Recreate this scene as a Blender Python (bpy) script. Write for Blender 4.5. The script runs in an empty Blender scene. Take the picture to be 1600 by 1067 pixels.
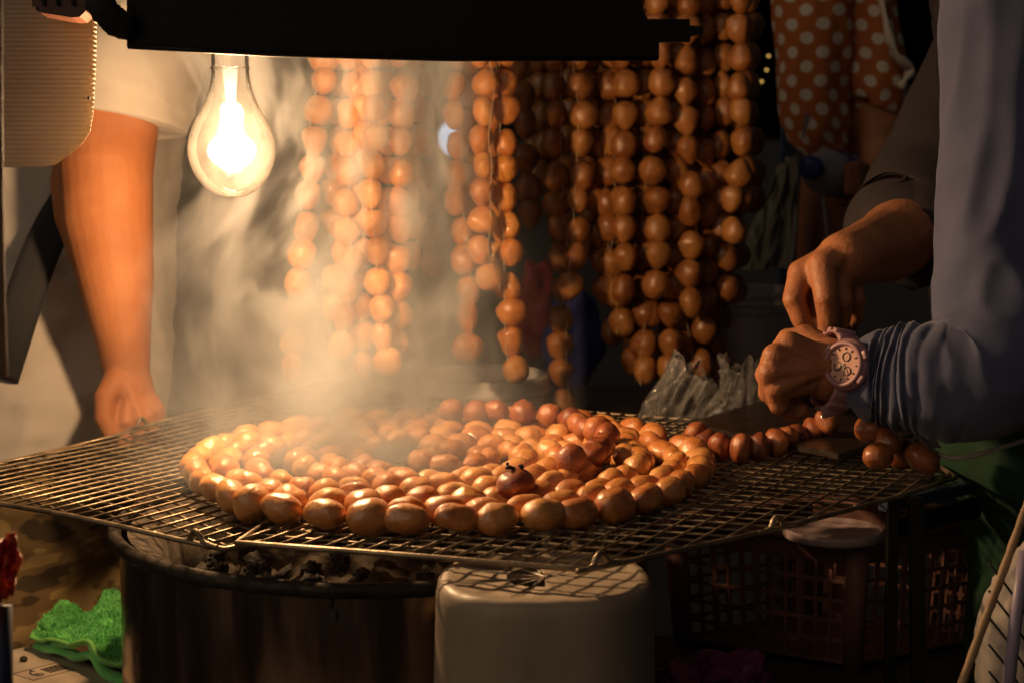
import bpy, bmesh, math, random
from mathutils import Vector, Matrix, noise as mn
R = math.radians
random.seed(11)
sc = bpy.context.scene
col = sc.collection

# ------------------------------------------------------------------ camera
PITCH = R(7.0); CAMZ = 1.236; FPX = 2700.0
cam = bpy.data.cameras.new('camera'); cam_o = bpy.data.objects.new('camera', cam); col.objects.link(cam_o)
cam_o.location = (0, 0, CAMZ); cam_o.rotation_euler = (R(90) - PITCH, 0, 0)
cam.sensor_width = 36.0; cam.lens = FPX / 1600 * 36.0; cam.clip_start = 0.05; cam.clip_end = 800
cam.dof.use_dof = True; cam.dof.focus_distance = 1.60; cam.dof.aperture_fstop = 8.0
sc.camera = cam_o
# ------------------------------------------------------------------ world: night sky
w = bpy.data.worlds.new('World'); sc.world = w; w.use_nodes = True
wt = w.node_tree; bg = wt.nodes['Background']
sky = wt.nodes.new('ShaderNodeTexSky'); sky.sky_type = 'NISHITA'; sky.sun_disc = False
sky.sun_elevation = R(-4.0); sky.sun_rotation = R(160)
wt.links.new(sky.outputs[0], bg.inputs[0]); bg.inputs[1].default_value = 0.30
# the glow of the street behind the photographer, very low and soft
sun = bpy.data.lights.new('street_glow', 'SUN'); sun.energy = 0.40; sun.angle = R(60); sun.color = (1.0, 0.74, 0.50)
sun_o = bpy.data.objects.new('street_glow', sun); col.objects.link(sun_o)
sun_o.rotation_euler = (R(64), 0, R(-52))
# ------------------------------------------------------------------ render settings
sc.view_settings.view_transform = 'Standard'; sc.view_settings.look = 'None'
sc.view_settings.exposure = 0.22; sc.view_settings.gamma = 1.0
sc.cycles.use_denoising = True
sc.cycles.max_bounces = 6; sc.cycles.use_adaptive_sampling = True; sc.cycles.adaptive_threshold = .02; sc.cycles.transparent_max_bounces = 24
sc.cycles.volume_bounces = 0; sc.cycles.volume_step_rate = 1.0; sc.cycles.volume_max_steps = 256
sc.cycles.sample_clamp_indirect = 4.0
sc.cycles.caustics_reflective = False; sc.cycles.caustics_refractive = False

# ================================================================== helpers
FW = Vector((0, math.cos(PITCH), -math.sin(PITCH))); UP = Vector((0, math.sin(PITCH), math.cos(PITCH)))
CAM = Vector((0, 0, CAMZ))
def P(x, y, d):
    return CAM + Vector(((x - 800) / FPX * d, 0, 0)) + UP * (-(y - 533.5) / FPX * d) + FW * d
def PZ(x, y, z):
    v = P(x, y, 1.0) - CAM
    return CAM + v * ((z - CAMZ) / v.z)
def PY(x, y, Y):
    v = P(x, y, 1.0) - CAM
    return CAM + v * (Y / v.y)

def tag(o, label=None, cat=None, group=None, kind=None):
    if label: o['label'] = label
    if cat: o['category'] = cat
    if group: o['group'] = group
    if kind: o['kind'] = kind
    return o
def empty(name, loc=(0, 0, 0)):
    o = bpy.data.objects.new(name, None); o.empty_display_size = .02; col.objects.link(o); o.location = loc
    return o
def attach(o, parent):
    if parent is not None:
        o.parent = parent
        o.matrix_parent_inverse = Matrix.Translation(parent.location).inverted()
    return o
def make_mesh(name, vf, mat, smooth=True):
    v, f = vf
    me = bpy.data.meshes.new(name); me.from_pydata([tuple(p) for p in v], [], f)
    bm = bmesh.new(); bm.from_mesh(me); bmesh.ops.recalc_face_normals(bm, faces=bm.faces[:]); bm.to_mesh(me); bm.free()
    if mat: me.materials.append(mat)
    if smooth: me.polygons.foreach_set('use_smooth', [True] * len(me.polygons))
    me.update()
    return me
def obj(name, vf, mat=None, parent=None, smooth=True):
    me = vf if isinstance(vf, bpy.types.Mesh) else make_mesh(name, vf, mat, smooth)
    o = bpy.data.objects.new(name, me); col.objects.link(o)
    return attach(o, parent)
def join(*vfs):
    V, F = [], []
    for v, f in vfs:
        b = len(V); V += list(v); F += [tuple(i + b for i in q) for q in f]
    return V, F
def cat(pts, n, tup=False):
    """Catmull-Rom through tuples of floats -> n samples"""
    pts = [tuple(p) for p in pts]; m = len(pts) - 1; out = []
    for i in range(n):
        u = i / (n - 1) * m; k = min(int(u), m - 1); t = u - k
        p0 = pts[max(k - 1, 0)]; p1 = pts[k]; p2 = pts[k + 1]; p3 = pts[min(k + 2, m)]
        out.append(tuple(0.5 * (2 * b + (c - a) * t + (2 * a - 5 * b + 4 * c - d) * t * t + (3 * b - a - 3 * c + d) * t ** 3)
                         for a, b, c, d in zip(p0, p1, p2, p3)))
    return out if tup else [Vector(p) for p in out]
def tube(pts, rad, seg=10, cap=True, disp=None, hint=Vector((0, 0, 1)), closed=False):
    pts = [Vector(p) for p in pts]; n = len(pts)
    if not isinstance(rad, (list, tuple)): rad = [rad] * n
    V, F = [], []; N = None
    for i, p in enumerate(pts):
        if closed: t = pts[(i + 1) % n] - pts[i - 1]
        else: t = pts[min(i + 1, n - 1)] - pts[max(i - 1, 0)]
        t = t.normalized() if t.length > 1e-9 else Vector((0, 0, 1))
        if N is None:
            h = hint if abs(hint.normalized().dot(t)) < .95 else Vector((1, 0, 0))
            N = (h - t * h.dot(t)).normalized()
        else:
            N = N - t * N.dot(t); N.normalize()
        B = t.cross(N)
        a, b = (rad[i], rad[i]) if not isinstance(rad[i], (list, tuple)) else rad[i]
        for k in range(seg):
            th = 2 * math.pi * k / seg
            s = disp(i / (n - 1), th, p) if disp else 1.0
            V.append(p + (N * (a * math.cos(th)) + B * (b * math.sin(th))) * s)
    for i in range(n if closed else n - 1):
        j = (i + 1) % n
        for k in range(seg):
            q = (k + 1) % seg
            F.append((i * seg + k, i * seg + q, j * seg + q, j * seg + k))
    if cap and not closed:
        F.append(tuple(reversed(range(seg)))); F.append(tuple((n - 1) * seg + k for k in range(seg)))
    return V, F
def ball(c, r, nu=14, nv=9, rot=None):
    if not isinstance(r, (tuple, list)): r = (r, r, r)
    V, F = [], []
    for i in range(nv + 1):
        a = math.pi * i / nv
        for k in range(nu):
            b = 2 * math.pi * k / nu
            q = Vector((r[0] * math.sin(a) * math.cos(b), r[1] * math.sin(a) * math.sin(b), r[2] * math.cos(a)))
            if rot: q = rot @ q
            V.append(Vector(c) + q)
    for i in range(nv):
        for k in range(nu):
            q = (k + 1) % nu; F.append((i * nu + k, i * nu + q, (i + 1) * nu + q, (i + 1) * nu + k))
    return V, F
def weld(me, d=1e-5):
    bm = bmesh.new(); bm.from_mesh(me); bmesh.ops.remove_doubles(bm, verts=bm.verts[:], dist=d)
    bmesh.ops.recalc_face_normals(bm, faces=bm.faces[:]); bm.to_mesh(me); bm.free()
    me.polygons.foreach_set('use_smooth', [True] * len(me.polygons)); return me
def lathe(prof, seg=48, c=(0, 0, 0), rot=None):
    V, F = [], []; n = len(prof)
    for r, z in prof:
        for k in range(seg):
            th = 2 * math.pi * k / seg
            q = Vector((r * math.cos(th), r * math.sin(th), z))
            if rot: q = rot @ q
            V.append(Vector(c) + q)
    for i in range(n - 1):
        for k in range(seg):
            q = (k + 1) % seg; F.append((i * seg + k, i * seg + q, (i + 1) * seg + q, (i + 1) * seg + k))
    if prof[0][0] > 1e-6 and False: pass
    return V, F
def box(c, s, rot=None, bev=0.0):
    bm = bmesh.new(); bmesh.ops.create_cube(bm, size=1.0)
    for v in bm.verts: v.co = Vector((v.co.x * s[0], v.co.y * s[1], v.co.z * s[2]))
    if bev: bmesh.ops.bevel(bm, geom=bm.edges[:] , offset=bev, segments=2, affect='EDGES', profile=.5)
    V = [(rot @ v.co if rot else v.co.copy()) + Vector(c) for v in bm.verts]
    bm.verts.ensure_lookup_table(); bm.verts.index_update()
    F = [tuple(v.index for v in f.verts) for f in bm.faces]; bm.free()
    return V, F
def bar(a, b, wd, ht, bev=0.0, up=Vector((0, 0, 1))):
    a, b = Vector(a), Vector(b); t = b - a; L = t.length; t.normalize()
    s = t.cross(up); s.normalize(); u = s.cross(t)
    M = Matrix((t, s, u)).transposed()
    return box((a + b) / 2, (L, wd, ht), M, bev)
def cone_chain(chain, seg=14):
    """[(point, radius), ...] -> list of tapered capsules to be fused"""
    parts = []
    pts = [Vector(p) for p, r in chain]; rs = [r for p, r in chain]
    parts.append(tube(pts, rs, seg))
    for p, r in zip(pts, rs): parts.append(ball(p, r * .995, seg, 8))
    return parts
def fuse(parts, voxel, smooth=6, name='body', mat=None):
    me = make_mesh(name, join(*parts), None)
    o = bpy.data.objects.new('tmp', me); col.objects.link(o)
    m = o.modifiers.new('r', 'REMESH'); m.mode = 'VOXEL'; m.voxel_size = voxel
    s = o.modifiers.new('s', 'SMOOTH'); s.factor = .5; s.iterations = smooth
    dg = bpy.context.evaluated_depsgraph_get()
    out = bpy.data.meshes.new_from_object(o.evaluated_get(dg)); out.name = name
    bpy.data.objects.remove(o); bpy.data.meshes.remove(me)
    out.materials.clear()
    if mat: out.materials.append(mat)
    out.polygons.foreach_set('use_smooth', [True] * len(out.polygons))
    return out
def fbm(p, s, o=3):
    return mn.fractal(Vector(p) * s, 1.0, 2.0, o)

# ------------------------------------------------------------------ materials
def nt(m): m.use_nodes = True; return m.node_tree
def noise_node(t, scale, detail=3, vec=None, rough=.55):
    n = t.nodes.new('ShaderNodeTexNoise'); n.inputs['Scale'].default_value = scale; n.inputs['Detail'].default_value = detail
    n.inputs['Roughness'].default_value = rough
    if vec: t.links.new(vec, n.inputs['Vector'])
    return n
def ramp_node(t, fac, stops):
    r = t.nodes.new('ShaderNodeValToRGB'); e = r.color_ramp.elements
    e[0].position, e[0].color = stops[0][0], (*stops[0][1], 1)
    e[1].position, e[1].color = stops[-1][0], (*stops[-1][1], 1)
    for p, c in stops[1:-1]:
        x = e.new(p); x.color = (*c, 1)
    t.links.new(fac, r.inputs[0]); return r
def pm(name, c1, c2=None, scale=20, rough=.6, metal=0, bump=.0, bscale=80, sss=0, coat=0, rvar=.0, stretch=None, spec=.5, trans=0, detail=4, sheen=0):
    m = bpy.data.materials.new(name); t = nt(m); b = t.nodes['Principled BSDF']
    tc = t.nodes.new('ShaderNodeTexCoord'); vec = tc.outputs['Object']
    if stretch:
        mp = t.nodes.new('ShaderNodeMapping'); mp.inputs['Scale'].default_value = stretch; t.links.new(vec, mp.inputs[0]); vec = mp.outputs[0]
    n = noise_node(t, scale, detail, vec)
    c2 = c2 or tuple(x * .75 for x in c1)
    r = ramp_node(t, n.outputs[0], [(.32, c2), (.68, c1)])
    t.links.new(r.outputs[0], b.inputs['Base Color'])
    b.inputs['Roughness'].default_value = rough; b.inputs['Metallic'].default_value = metal
    b.inputs['Specular IOR Level'].default_value = spec
    if rvar:
        mr = t.nodes.new('ShaderNodeMapRange'); mr.inputs[1].default_value = .3; mr.inputs[2].default_value = .7
        mr.inputs[3].default_value = max(rough - rvar, .05); mr.inputs[4].default_value = min(rough + rvar, 1)
        n3 = noise_node(t, scale * 2.3, 3, vec); t.links.new(n3.outputs[0], mr.inputs[0]); t.links.new(mr.outputs[0], b.inputs['Roughness'])
    if sss:
        b.inputs['Subsurface Weight'].default_value = sss; b.inputs['Subsurface Radius'].default_value = (.012, .005, .002); b.inputs['Subsurface Scale'].default_value = .5
    if coat: b.inputs['Coat Weight'].default_value = coat; b.inputs['Coat Roughness'].default_value = .15
    if sheen: b.inputs['Sheen Weight'].default_value = sheen
    if bump:
        bn = noise_node(t, bscale, 4, vec); bu = t.nodes.new('ShaderNodeBump'); bu.inputs['Strength'].default_value = bump; bu.inputs['Distance'].default_value = .002
        t.links.new(bn.outputs[0], bu.inputs['Height']); t.links.new(bu.outputs[0], b.inputs['Normal'])
    m.diffuse_color = (*c1, 1)
    return m
def clear_plastic(name, tint=(1, 1, 1), clear=.6, diff=.5, rough=.15, bump=0, bscale=60):
    """thin plastic film: part lets light straight through, part scatters it, part mirrors it"""
    m = bpy.data.materials.new(name); t = nt(m); t.nodes.remove(t.nodes['Principled BSDF'])
    out = t.nodes['Material Output']
    tr = t.nodes.new('ShaderNodeBsdfTransparent'); tr.inputs[0].default_value = (*tint, 1)
    di = t.nodes.new('ShaderNodeBsdfDiffuse'); di.inputs[0].default_value = (*tint, 1)
    tl = t.nodes.new('ShaderNodeBsdfTranslucent'); tl.inputs[0].default_value = (*tint, 1)
    gl = t.nodes.new('ShaderNodeBsdfGlossy'); gl.inputs['Roughness'].default_value = rough
    a = t.nodes.new('ShaderNodeMixShader'); a.inputs[0].default_value = diff; t.links.new(di.outputs[0], a.inputs[1]); t.links.new(tl.outputs[0], a.inputs[2])
    b = t.nodes.new('ShaderNodeMixShader'); b.inputs[0].default_value = clear; t.links.new(a.outputs[0], b.inputs[1]); t.links.new(tr.outputs[0], b.inputs[2])
    tc = t.nodes.new('ShaderNodeTexCoord'); nn = noise_node(t, 9, 3, tc.outputs['Object'])
    mr = t.nodes.new('ShaderNodeMapRange'); mr.inputs[1].default_value = .3; mr.inputs[2].default_value = .7
    mr.inputs[3].default_value = max(clear - .12, 0); mr.inputs[4].default_value = min(clear + .1, 1)
    t.links.new(nn.outputs[0], mr.inputs[0]); t.links.new(mr.outputs[0], b.inputs[0])
    fr = t.nodes.new('ShaderNodeFresnel'); fr.inputs[0].default_value = 1.4
    c = t.nodes.new('ShaderNodeMixShader'); t.links.new(fr.outputs[0], c.inputs[0]); t.links.new(b.outputs[0], c.inputs[1]); t.links.new(gl.outputs[0], c.inputs[2])
    if bump:
        bn = noise_node(t, bscale, 3, tc.outputs['Object']); bu = t.nodes.new('ShaderNodeBump'); bu.inputs['Strength'].default_value = bump; bu.inputs['Distance'].default_value = .003
        t.links.new(bn.outputs[0], bu.inputs['Height'])
        for x in (gl, di): t.links.new(bu.outputs[0], x.inputs['Normal'])
        t.links.new(bu.outputs[0], fr.inputs['Normal'])
    t.links.new(c.outputs[0], out.inputs['Surface'])
    return m
def sausage_mat(name, pale, mid, dark, bias, coat, char=0.0):
    m = bpy.data.materials.new(name); t = nt(m); b = t.nodes['Principled BSDF']
    tc = t.nodes.new('ShaderNodeTexCoord'); oi = t.nodes.new('ShaderNodeObjectInfo')
    ad = t.nodes.new('ShaderNodeVectorMath'); ad.operation = 'ADD'
    sc_ = t.nodes.new('ShaderNodeVectorMath'); sc_.operation = 'SCALE'; sc_.inputs[3].default_value = 37.0
    cx = t.nodes.new('ShaderNodeCombineXYZ')
    for k in range(3): t.links.new(oi.outputs['Random'], cx.inputs[k])
    t.links.new(cx.outputs[0], sc_.inputs[0]); t.links.new(tc.outputs['Object'], ad.inputs[0]); t.links.new(sc_.outputs[0], ad.inputs[1])
    v = ad.outputs[0]
    n = noise_node(t, 62, 4, v); n2 = noise_node(t, 420, 2, v)
    ma = t.nodes.new('ShaderNodeMath'); ma.operation = 'MULTIPLY_ADD'; ma.inputs[1].default_value = .42; ma.inputs[2].default_value = bias
    t.links.new(oi.outputs['Random'], ma.inputs[0])
    mb = t.nodes.new('ShaderNodeMath'); mb.operation = 'ADD'; t.links.new(ma.outputs[0], mb.inputs[0]); t.links.new(n.outputs[0], mb.inputs[1])
    r = ramp_node(t, mb.outputs[0], [(.30, pale), (.62, mid), (.98, dark)])
    sp = ramp_node(t, n2.outputs[0], [(.60, (1, 1, 1)), (.74, (.55, .42, .36))])
    mx = t.nodes.new('ShaderNodeMix'); mx.data_type = 'RGBA'; mx.blend_type = 'MULTIPLY'; mx.inputs[0].default_value = .6
    t.links.new(r.outputs[0], mx.inputs[6]); t.links.new(sp.outputs[0], mx.inputs[7])
    cc = mx.outputs[2]
    if char:
        n4 = noise_node(t, 45, 4, v); rc = ramp_node(t, n4.outputs[0], [(.60, (1, 1, 1)), (.72, (.08, .05, .04))])
        m2 = t.nodes.new('ShaderNodeMix'); m2.data_type = 'RGBA'; m2.blend_type = 'MULTIPLY'; m2.inputs[0].default_value = char
        t.links.new(cc, m2.inputs[6]); t.links.new(rc.outputs[0], m2.inputs[7]); cc = m2.outputs[2]
    t.links.new(cc, b.inputs['Base Color'])
    b.inputs['Roughness'].default_value = .52; b.inputs['Specular IOR Level'].default_value = .3
    b.inputs['Subsurface Weight'].default_value = .25; b.inputs['Subsurface Radius'].default_value = (.010, .004, .0015); b.inputs['Subsurface Scale'].default_value = .6
    b.inputs['Coat Weight'].default_value = coat; b.inputs['Coat Roughness'].default_value = .08; b.inputs['Coat IOR'].default_value = 1.7
    bn = noise_node(t, 150, 5, v, .6); bu = t.nodes.new('ShaderNodeBump'); bu.inputs['Strength'].default_value = .5; bu.inputs['Distance'].default_value = .0025
    t.links.new(bn.outputs[0], bu.inputs['Height']); t.links.new(bu.outputs[0], b.inputs['Normal']); bn2 = noise_node(t, 330, 4, v, .65); bu2 = t.nodes.new('ShaderNodeBump'); bu2.inputs['Strength'].default_value = .30; bu2.inputs['Distance'].default_value = .0016
    t.links.new(bn2.outputs[0], bu2.inputs['Height']); t.links.new(bu.outputs[0], bu2.inputs['Normal']); t.links.new(bu2.outputs[0], b.inputs['Coat Normal'])
    return m

M = {}
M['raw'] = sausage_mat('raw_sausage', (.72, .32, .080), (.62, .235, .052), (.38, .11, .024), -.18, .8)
M['raw_shaded'] = sausage_mat('raw_sausage_shaded', (.42, .185, .048), (.33, .125, .030), (.19, .055, .014), -.16, .8)  # raw sausage with the dim curtain's shade put into its colour
M['grilled'] = sausage_mat('grilled_sausage', (.72, .35, .105), (.58, .215, .052), (.30, .068, .015), -.19, 1.0, .35)
M['brown'] = sausage_mat('browned_sausage', (.46, .17, .055), (.33, .09, .028), (.14, .032, .012), -.08, .8, .55)
M['ceramic'] = pm('ceramic', (.62, .58, .5), rough=.35)
M['twine'] = pm('twine', (.62, .44, .26), rough=.5, sss=.1)
M['skin'] = pm('skin', (.40, .155, .058), (.30, .105, .038), 16, .62, bump=.3, bscale=330, sss=.12, spec=.3, detail=6)
M['skin_dark'] = pm('skin_tan', (.46, .19, .085), (.34, .13, .058), 20, .50, bump=.6, bscale=210, sss=.10, spec=.4, detail=7)
M['white_cloth'] = pm('white_cloth', (.46, .42, .38), (.41, .37, .33), 8, .85, bump=.12, bscale=900, sheen=.2)
M['grey_cloth'] = pm('grey_cloth', (.20, .20, .215), (.13, .13, .145), 8, .9, bump=.1, bscale=600)
M['blue_cloth'] = pm('blue_cloth', (.080, .092, .170), (.050, .058, .118), 14, .88, bump=.22, bscale=1100, sheen=.25)
M['dark_cloth'] = pm('dark_cloth', (.022, .016, .018), (.015, .011, .013), 12, .9, bump=.15, bscale=700)
M['green_cloth'] = pm('green_cloth', (.008, .050, .020), (.004, .022, .010), 10, .85, bump=.2, bscale=700)
M['black'] = pm('black_paint', (.005, .005, .005), (.003, .003, .003), 14, .5, bump=.03, bscale=60, rvar=.1, spec=.25)
M['black_strap'] = pm('black_webbing', (.012, .012, .016), (.008, .008, .01), 40, .8, bump=.3, bscale=900)
M['wire'] = pm('grill_wire', (.46, .36, .23), (.12, .085, .055), 26, .42, .7, bump=.25, bscale=300, rvar=.14)
M['steel'] = pm('sooty_steel', (.50, .36, .26), (.17, .11, .075), 5, .22, 1.0, bump=.12, bscale=26, rvar=.14, stretch=(3, 3, .45))
M['rim'] = pm('burnt_rim', (.05, .04, .03), (.018, .014, .011), 30, .6, .5, bump=.5, bscale=120, rvar=.2)
M['ash'] = pm('ash', (.10, .076, .052), (.022, .017, .013), 60, .95, bump=.9, bscale=160)
M['coal'] = pm('charcoal', (.05, .042, .034), (.012, .010, .009), 60, .85, bump=.8, bscale=120)
M['carton'] = pm('carton', (.42, .34, .26), (.36, .285, .21), 16, .85, bump=.12, bscale=300)
M['ink'] = pm('ink', (.10, .07, .05), (.07, .05, .035), 60, .8)
M['towel'] = pm('towel', (.22, .68, .18), (.06, .42, .08), 30, .95, bump=.6, bscale=500, sheen=.3)
M['towel_edge'] = pm('towel_edge', (.22, .56, .13), (.17, .46, .10), 60, .9, bump=.4, bscale=600)
M['camo'] = None
M['tub'] = pm('tub_plastic', (.40, .32, .235), (.27, .21, .15), 9, .5, bump=.10, bscale=40, sss=.15, rvar=.15, stretch=(1.6, 1.6, .6), detail=7)
M['crate'] = pm('crate_plastic', (.27, .13, .105), (.20, .095, .075), 10, .5, bump=.08, bscale=80)
M['pink_lid'] = pm('pale_lid', (.55, .42, .42), (.48, .36, .36), 12, .4)
M['purple'] = pm('purple_film', (.26, .05, .19), (.17, .03, .13), 20, .45, bump=.2)
M['red_film'] = pm('red_film', (.62, .10, .06), (.5, .06, .035), 20, .4, bump=.2, bscale=90, sss=.1)
M['blue_paint_and_sheen'] = pm('blue_paint_and_sheen', (.03, .045, .085), (.02, .03, .06), 12, .5, bump=.06)
M['wood'] = pm('old_wood', (.16, .085, .045), (.08, .04, .02), 30, .7, bump=.4, bscale=80, stretch=(6, 6, .4))
M['bamboo'] = pm('bamboo', (.42, .27, .14), (.30, .18, .09), 40, .55, bump=.2)
M['board'] = pm('dark_board', (.030, .017, .010), (.008, .006, .005), 26, .38, bump=.3, bscale=60, stretch=(1, 7, 4), coat=.3, rvar=.15)
M['watch'] = pm('watch_plastic', (.40, .22, .24), (.34, .18, .20), 40, .42)
M['watch_face'] = pm('watch_face', (.60, .34, .26), (.5, .26, .2), 120, .25, coat=.8)
M['watch_dark'] = pm('watch_dark', (.10, .06, .07), rough=.4)
M['lavender'] = pm('lavender_tube', (.36, .30, .42), rough=.4)
M['blue_cap'] = pm('blue_cap', (.03, .06, .36), (.02, .045, .28), 40, .4)
M['brown_plastic'] = pm('brown_plastic', (.12, .045, .025), (.08, .03, .02), 30, .5, bump=.2)
M['asphalt'] = pm('asphalt', (.05, .048, .045), (.03, .03, .03), 3, .9, bump=.4, bscale=60)
M['table'] = pm('table_top', (.10, .07, .05), (.06, .04, .03), 8, .6, bump=.1)
M['bag_clear'] = clear_plastic('clear_bag', (.95, .93, .9), .80, .5, .07, .2, 30)
M['bowl_clear'] = clear_plastic('clear_bowl', (.97, .93, .87), .14, .2, .25)
M['bucket'] = clear_plastic('frosted_bucket', (.92, .88, .82), .06, .35, .3)
M['pet'] = clear_plastic('bottle_plastic', (.85, .9, 1.0), .25, .35, .08)
M['sack'] = pm('sack', (.48, .42, .37), (.38, .33, .29), 12, .8, bump=.3)
M['red_dim'] = pm('red_bag', (.45, .03, .04), rough=.5); M['blue_dim'] = pm('blue_bag', (.04, .05, .28), rough=.5)
M['olive'] = pm('olive_film', (.22, .20, .14), (.17, .155, .11), 9, .5)

# camouflage
m = bpy.data.materials.new('camouflage'); t = nt(m); b = t.nodes['Principled BSDF']; b.inputs['Roughness'].default_value = .9
tc = t.nodes.new('ShaderNodeTexCoord'); mp = t.nodes.new('ShaderNodeMapping'); mp.inputs['Scale'].default_value = (1, 1, 1.9); mp.inputs['Rotation'].default_value = (0, .5, 0)
t.links.new(tc.outputs['Object'], mp.inputs[0])
n1 = noise_node(t, 14, 2, mp.outputs[0]); r1 = ramp_node(t, n1.outputs[0], [(.0, (.07, .045, .022)), (.44, (.07, .045, .022)), (.46, (.20, .125, .05)), (.56, (.20, .125, .05)), (.58, (.38, .26, .10)), (1, (.38, .26, .10))])
t.links.new(r1.outputs[0], b.inputs['Base Color']); M['camo'] = m

# polka dots (uv laid out in metres)
m = bpy.data.materials.new('polka_dots'); t = nt(m); b = t.nodes['Principled BSDF']; b.inputs['Roughness'].default_value = .85
uv = t.nodes.new('ShaderNodeUVMap')
def dots(off):
    a = t.nodes.new('ShaderNodeVectorMath'); a.operation = 'ADD'; a.inputs[1].default_value = (off, off, 0); t.links.new(uv.outputs[0], a.inputs[0])
    f = t.nodes.new('ShaderNodeVectorMath'); f.operation = 'FRACTION'; t.links.new(a.outputs[0], f.inputs[0])
    d = t.nodes.new('ShaderNodeVectorMath'); d.operation = 'DISTANCE'; d.inputs[1].default_value = (.5, .5, 0); t.links.new(f.outputs[0], d.inputs[0])
    l = t.nodes.new('ShaderNodeMath'); l.operation = 'LESS_THAN'; l.inputs[1].default_value = .215; t.links.new(d.outputs[1], l.inputs[0]); return l
l1, l2 = dots(0), dots(.5)
mx = t.nodes.new('ShaderNodeMath'); mx.operation = 'MAXIMUM'; t.links.new(l1.outputs[0], mx.inputs[0]); t.links.new(l2.outputs[0], mx.inputs[1])
mc = t.nodes.new('ShaderNodeMix'); mc.data_type = 'RGBA'; t.links.new(mx.outputs[0], mc.inputs[0])
mc.inputs[6].default_value = (.40, .11, .022, 1); mc.inputs[7].default_value = (.60, .52, .42, 1)
t.links.new(mc.outputs[2], b.inputs['Base Color']); M['polka'] = m
# corrugated plastic sheet: lets light glow through
m = bpy.data.materials.new('corrugated_plastic'); t = nt(m); b = t.nodes['Principled BSDF']; out = t.nodes['Material Output']
b.inputs['Base Color'].default_value = (.50, .42, .33, 1); b.inputs['Roughness'].default_value = .45
tl = t.nodes.new('ShaderNodeBsdfTranslucent'); tl.inputs[0].default_value = (.62, .50, .34, 1)
tc = t.nodes.new('ShaderNodeTexCoord'); nn = noise_node(t, 14, 4, tc.outputs['Object']); rr = ramp_node(t, nn.outputs[0], [(.3, (.44, .38, .32)), (.7, (.58, .51, .44))]); t.links.new(rr.outputs[0], b.inputs['Base Color'])
mxs = t.nodes.new('ShaderNodeMixShader'); mxs.inputs[0].default_value = .26
t.links.new(b.outputs[0], mxs.inputs[1]); t.links.new(tl.outputs[0], mxs.inputs[2]); t.links.new(mxs.outputs[0], out.inputs['Surface']); M['corrugated'] = m
# emitters
def emit(name, c, s, through=False):
    m = bpy.data.materials.new(name); t = nt(m); t.nodes.remove(t.nodes['Principled BSDF'])
    e = t.nodes.new('ShaderNodeEmission'); e.inputs[0].default_value = (*c, 1); e.inputs[1].default_value = s
    o = t.nodes['Material Output']
    if through:
        tr = t.nodes.new('ShaderNodeBsdfTransparent'); ad = t.nodes.new('ShaderNodeAddShader')
        t.links.new(e.outputs[0], ad.inputs[0]); t.links.new(tr.outputs[0], ad.inputs[1]); t.links.new(ad.outputs[0], o.inputs[0])
    else: t.links.new(e.outputs[0], o.inputs[0])
    return m

# ================================================================== the setting
V, F = [(-200, -200, 0), (200, -200, 0), (200, 200, 0), (-200, 200, 0)], [(0, 1, 2, 3)]
tag(obj('ground', (V, F), M['asphalt']), kind='structure')

GZ = .90          # grill plane
# ------------------------------------------------------------------ work table
TZ = .66
tb = empty('work_table', (0.05, 1.55, 0)); tag(tb, 'low dark work table carrying the stove and the plastic crate', 'table')
obj('table_top', box((.08, 1.53, TZ - .0175), (1.1, .80, .035), bev=.004), M['table'], tb)
for sx in (-.43, .59):
    for sy in (1.18, 1.88): obj('leg', box((sx, sy, (TZ - .035) / 2), (.04, .04, TZ - .036), bev=.003), M['table'], tb)
# ------------------------------------------------------------------ stove
SC = Vector((-.124, 1.672, 0)); SR = .262; RZ = .853
st = empty('charcoal_stove', (SC.x, SC.y, TZ)); tag(st, 'round sooty steel charcoal stove under the wire grill', 'stove')
dent = lambda a, z: 1 + .006 * mn.noise(Vector((math.cos(a) * 2, math.sin(a) * 2, z * 6))) + .003 * mn.noise(Vector((math.cos(a) * 6, math.sin(a) * 6, z * 9)))
V, F = [], []; sg = 120
prof = [(SR - .004, TZ + .001)] + [(SR - .004, TZ + .01 + i * .011) for i in range(16)] + [(SR - .004, RZ - .004)]
for r_, z in prof:
    for k in range(sg):
        a = 2 * math.pi * k / sg; s = dent(a, z); V.append((SC.x + r_ * s * math.cos(a), SC.y + r_ * s * math.sin(a), z))
for i in range(len(prof) - 1):
    for k in range(sg): F.append((i * sg + k, i * sg + (k + 1) % sg, (i + 1) * sg + (k + 1) % sg, (i + 1) * sg + k))
obj('drum_wall', (V, F), M['steel'], st)
ring = []
for k in range(120):
    a = 2 * math.pi * k / 120; ring.append((SC.x + SR * math.cos(a), SC.y + SR * math.sin(a), RZ + .0016 * mn.noise(Vector((math.cos(a) * 5, math.sin(a) * 5, 0)))))
obj('rim', tube(ring, [(.0072 + .0010 * mn.noise(Vector((i * .31, 0, 0))), .0065) for i in range(120)], 12, closed=True), M['rim'], st)
obj('clay_lining', lathe([(SR - .012, RZ), (SR - .03, RZ - .006), (SR - .045, RZ - .02), (SR - .06, RZ - .09)], 96, SC), M['ash'], st)
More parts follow.
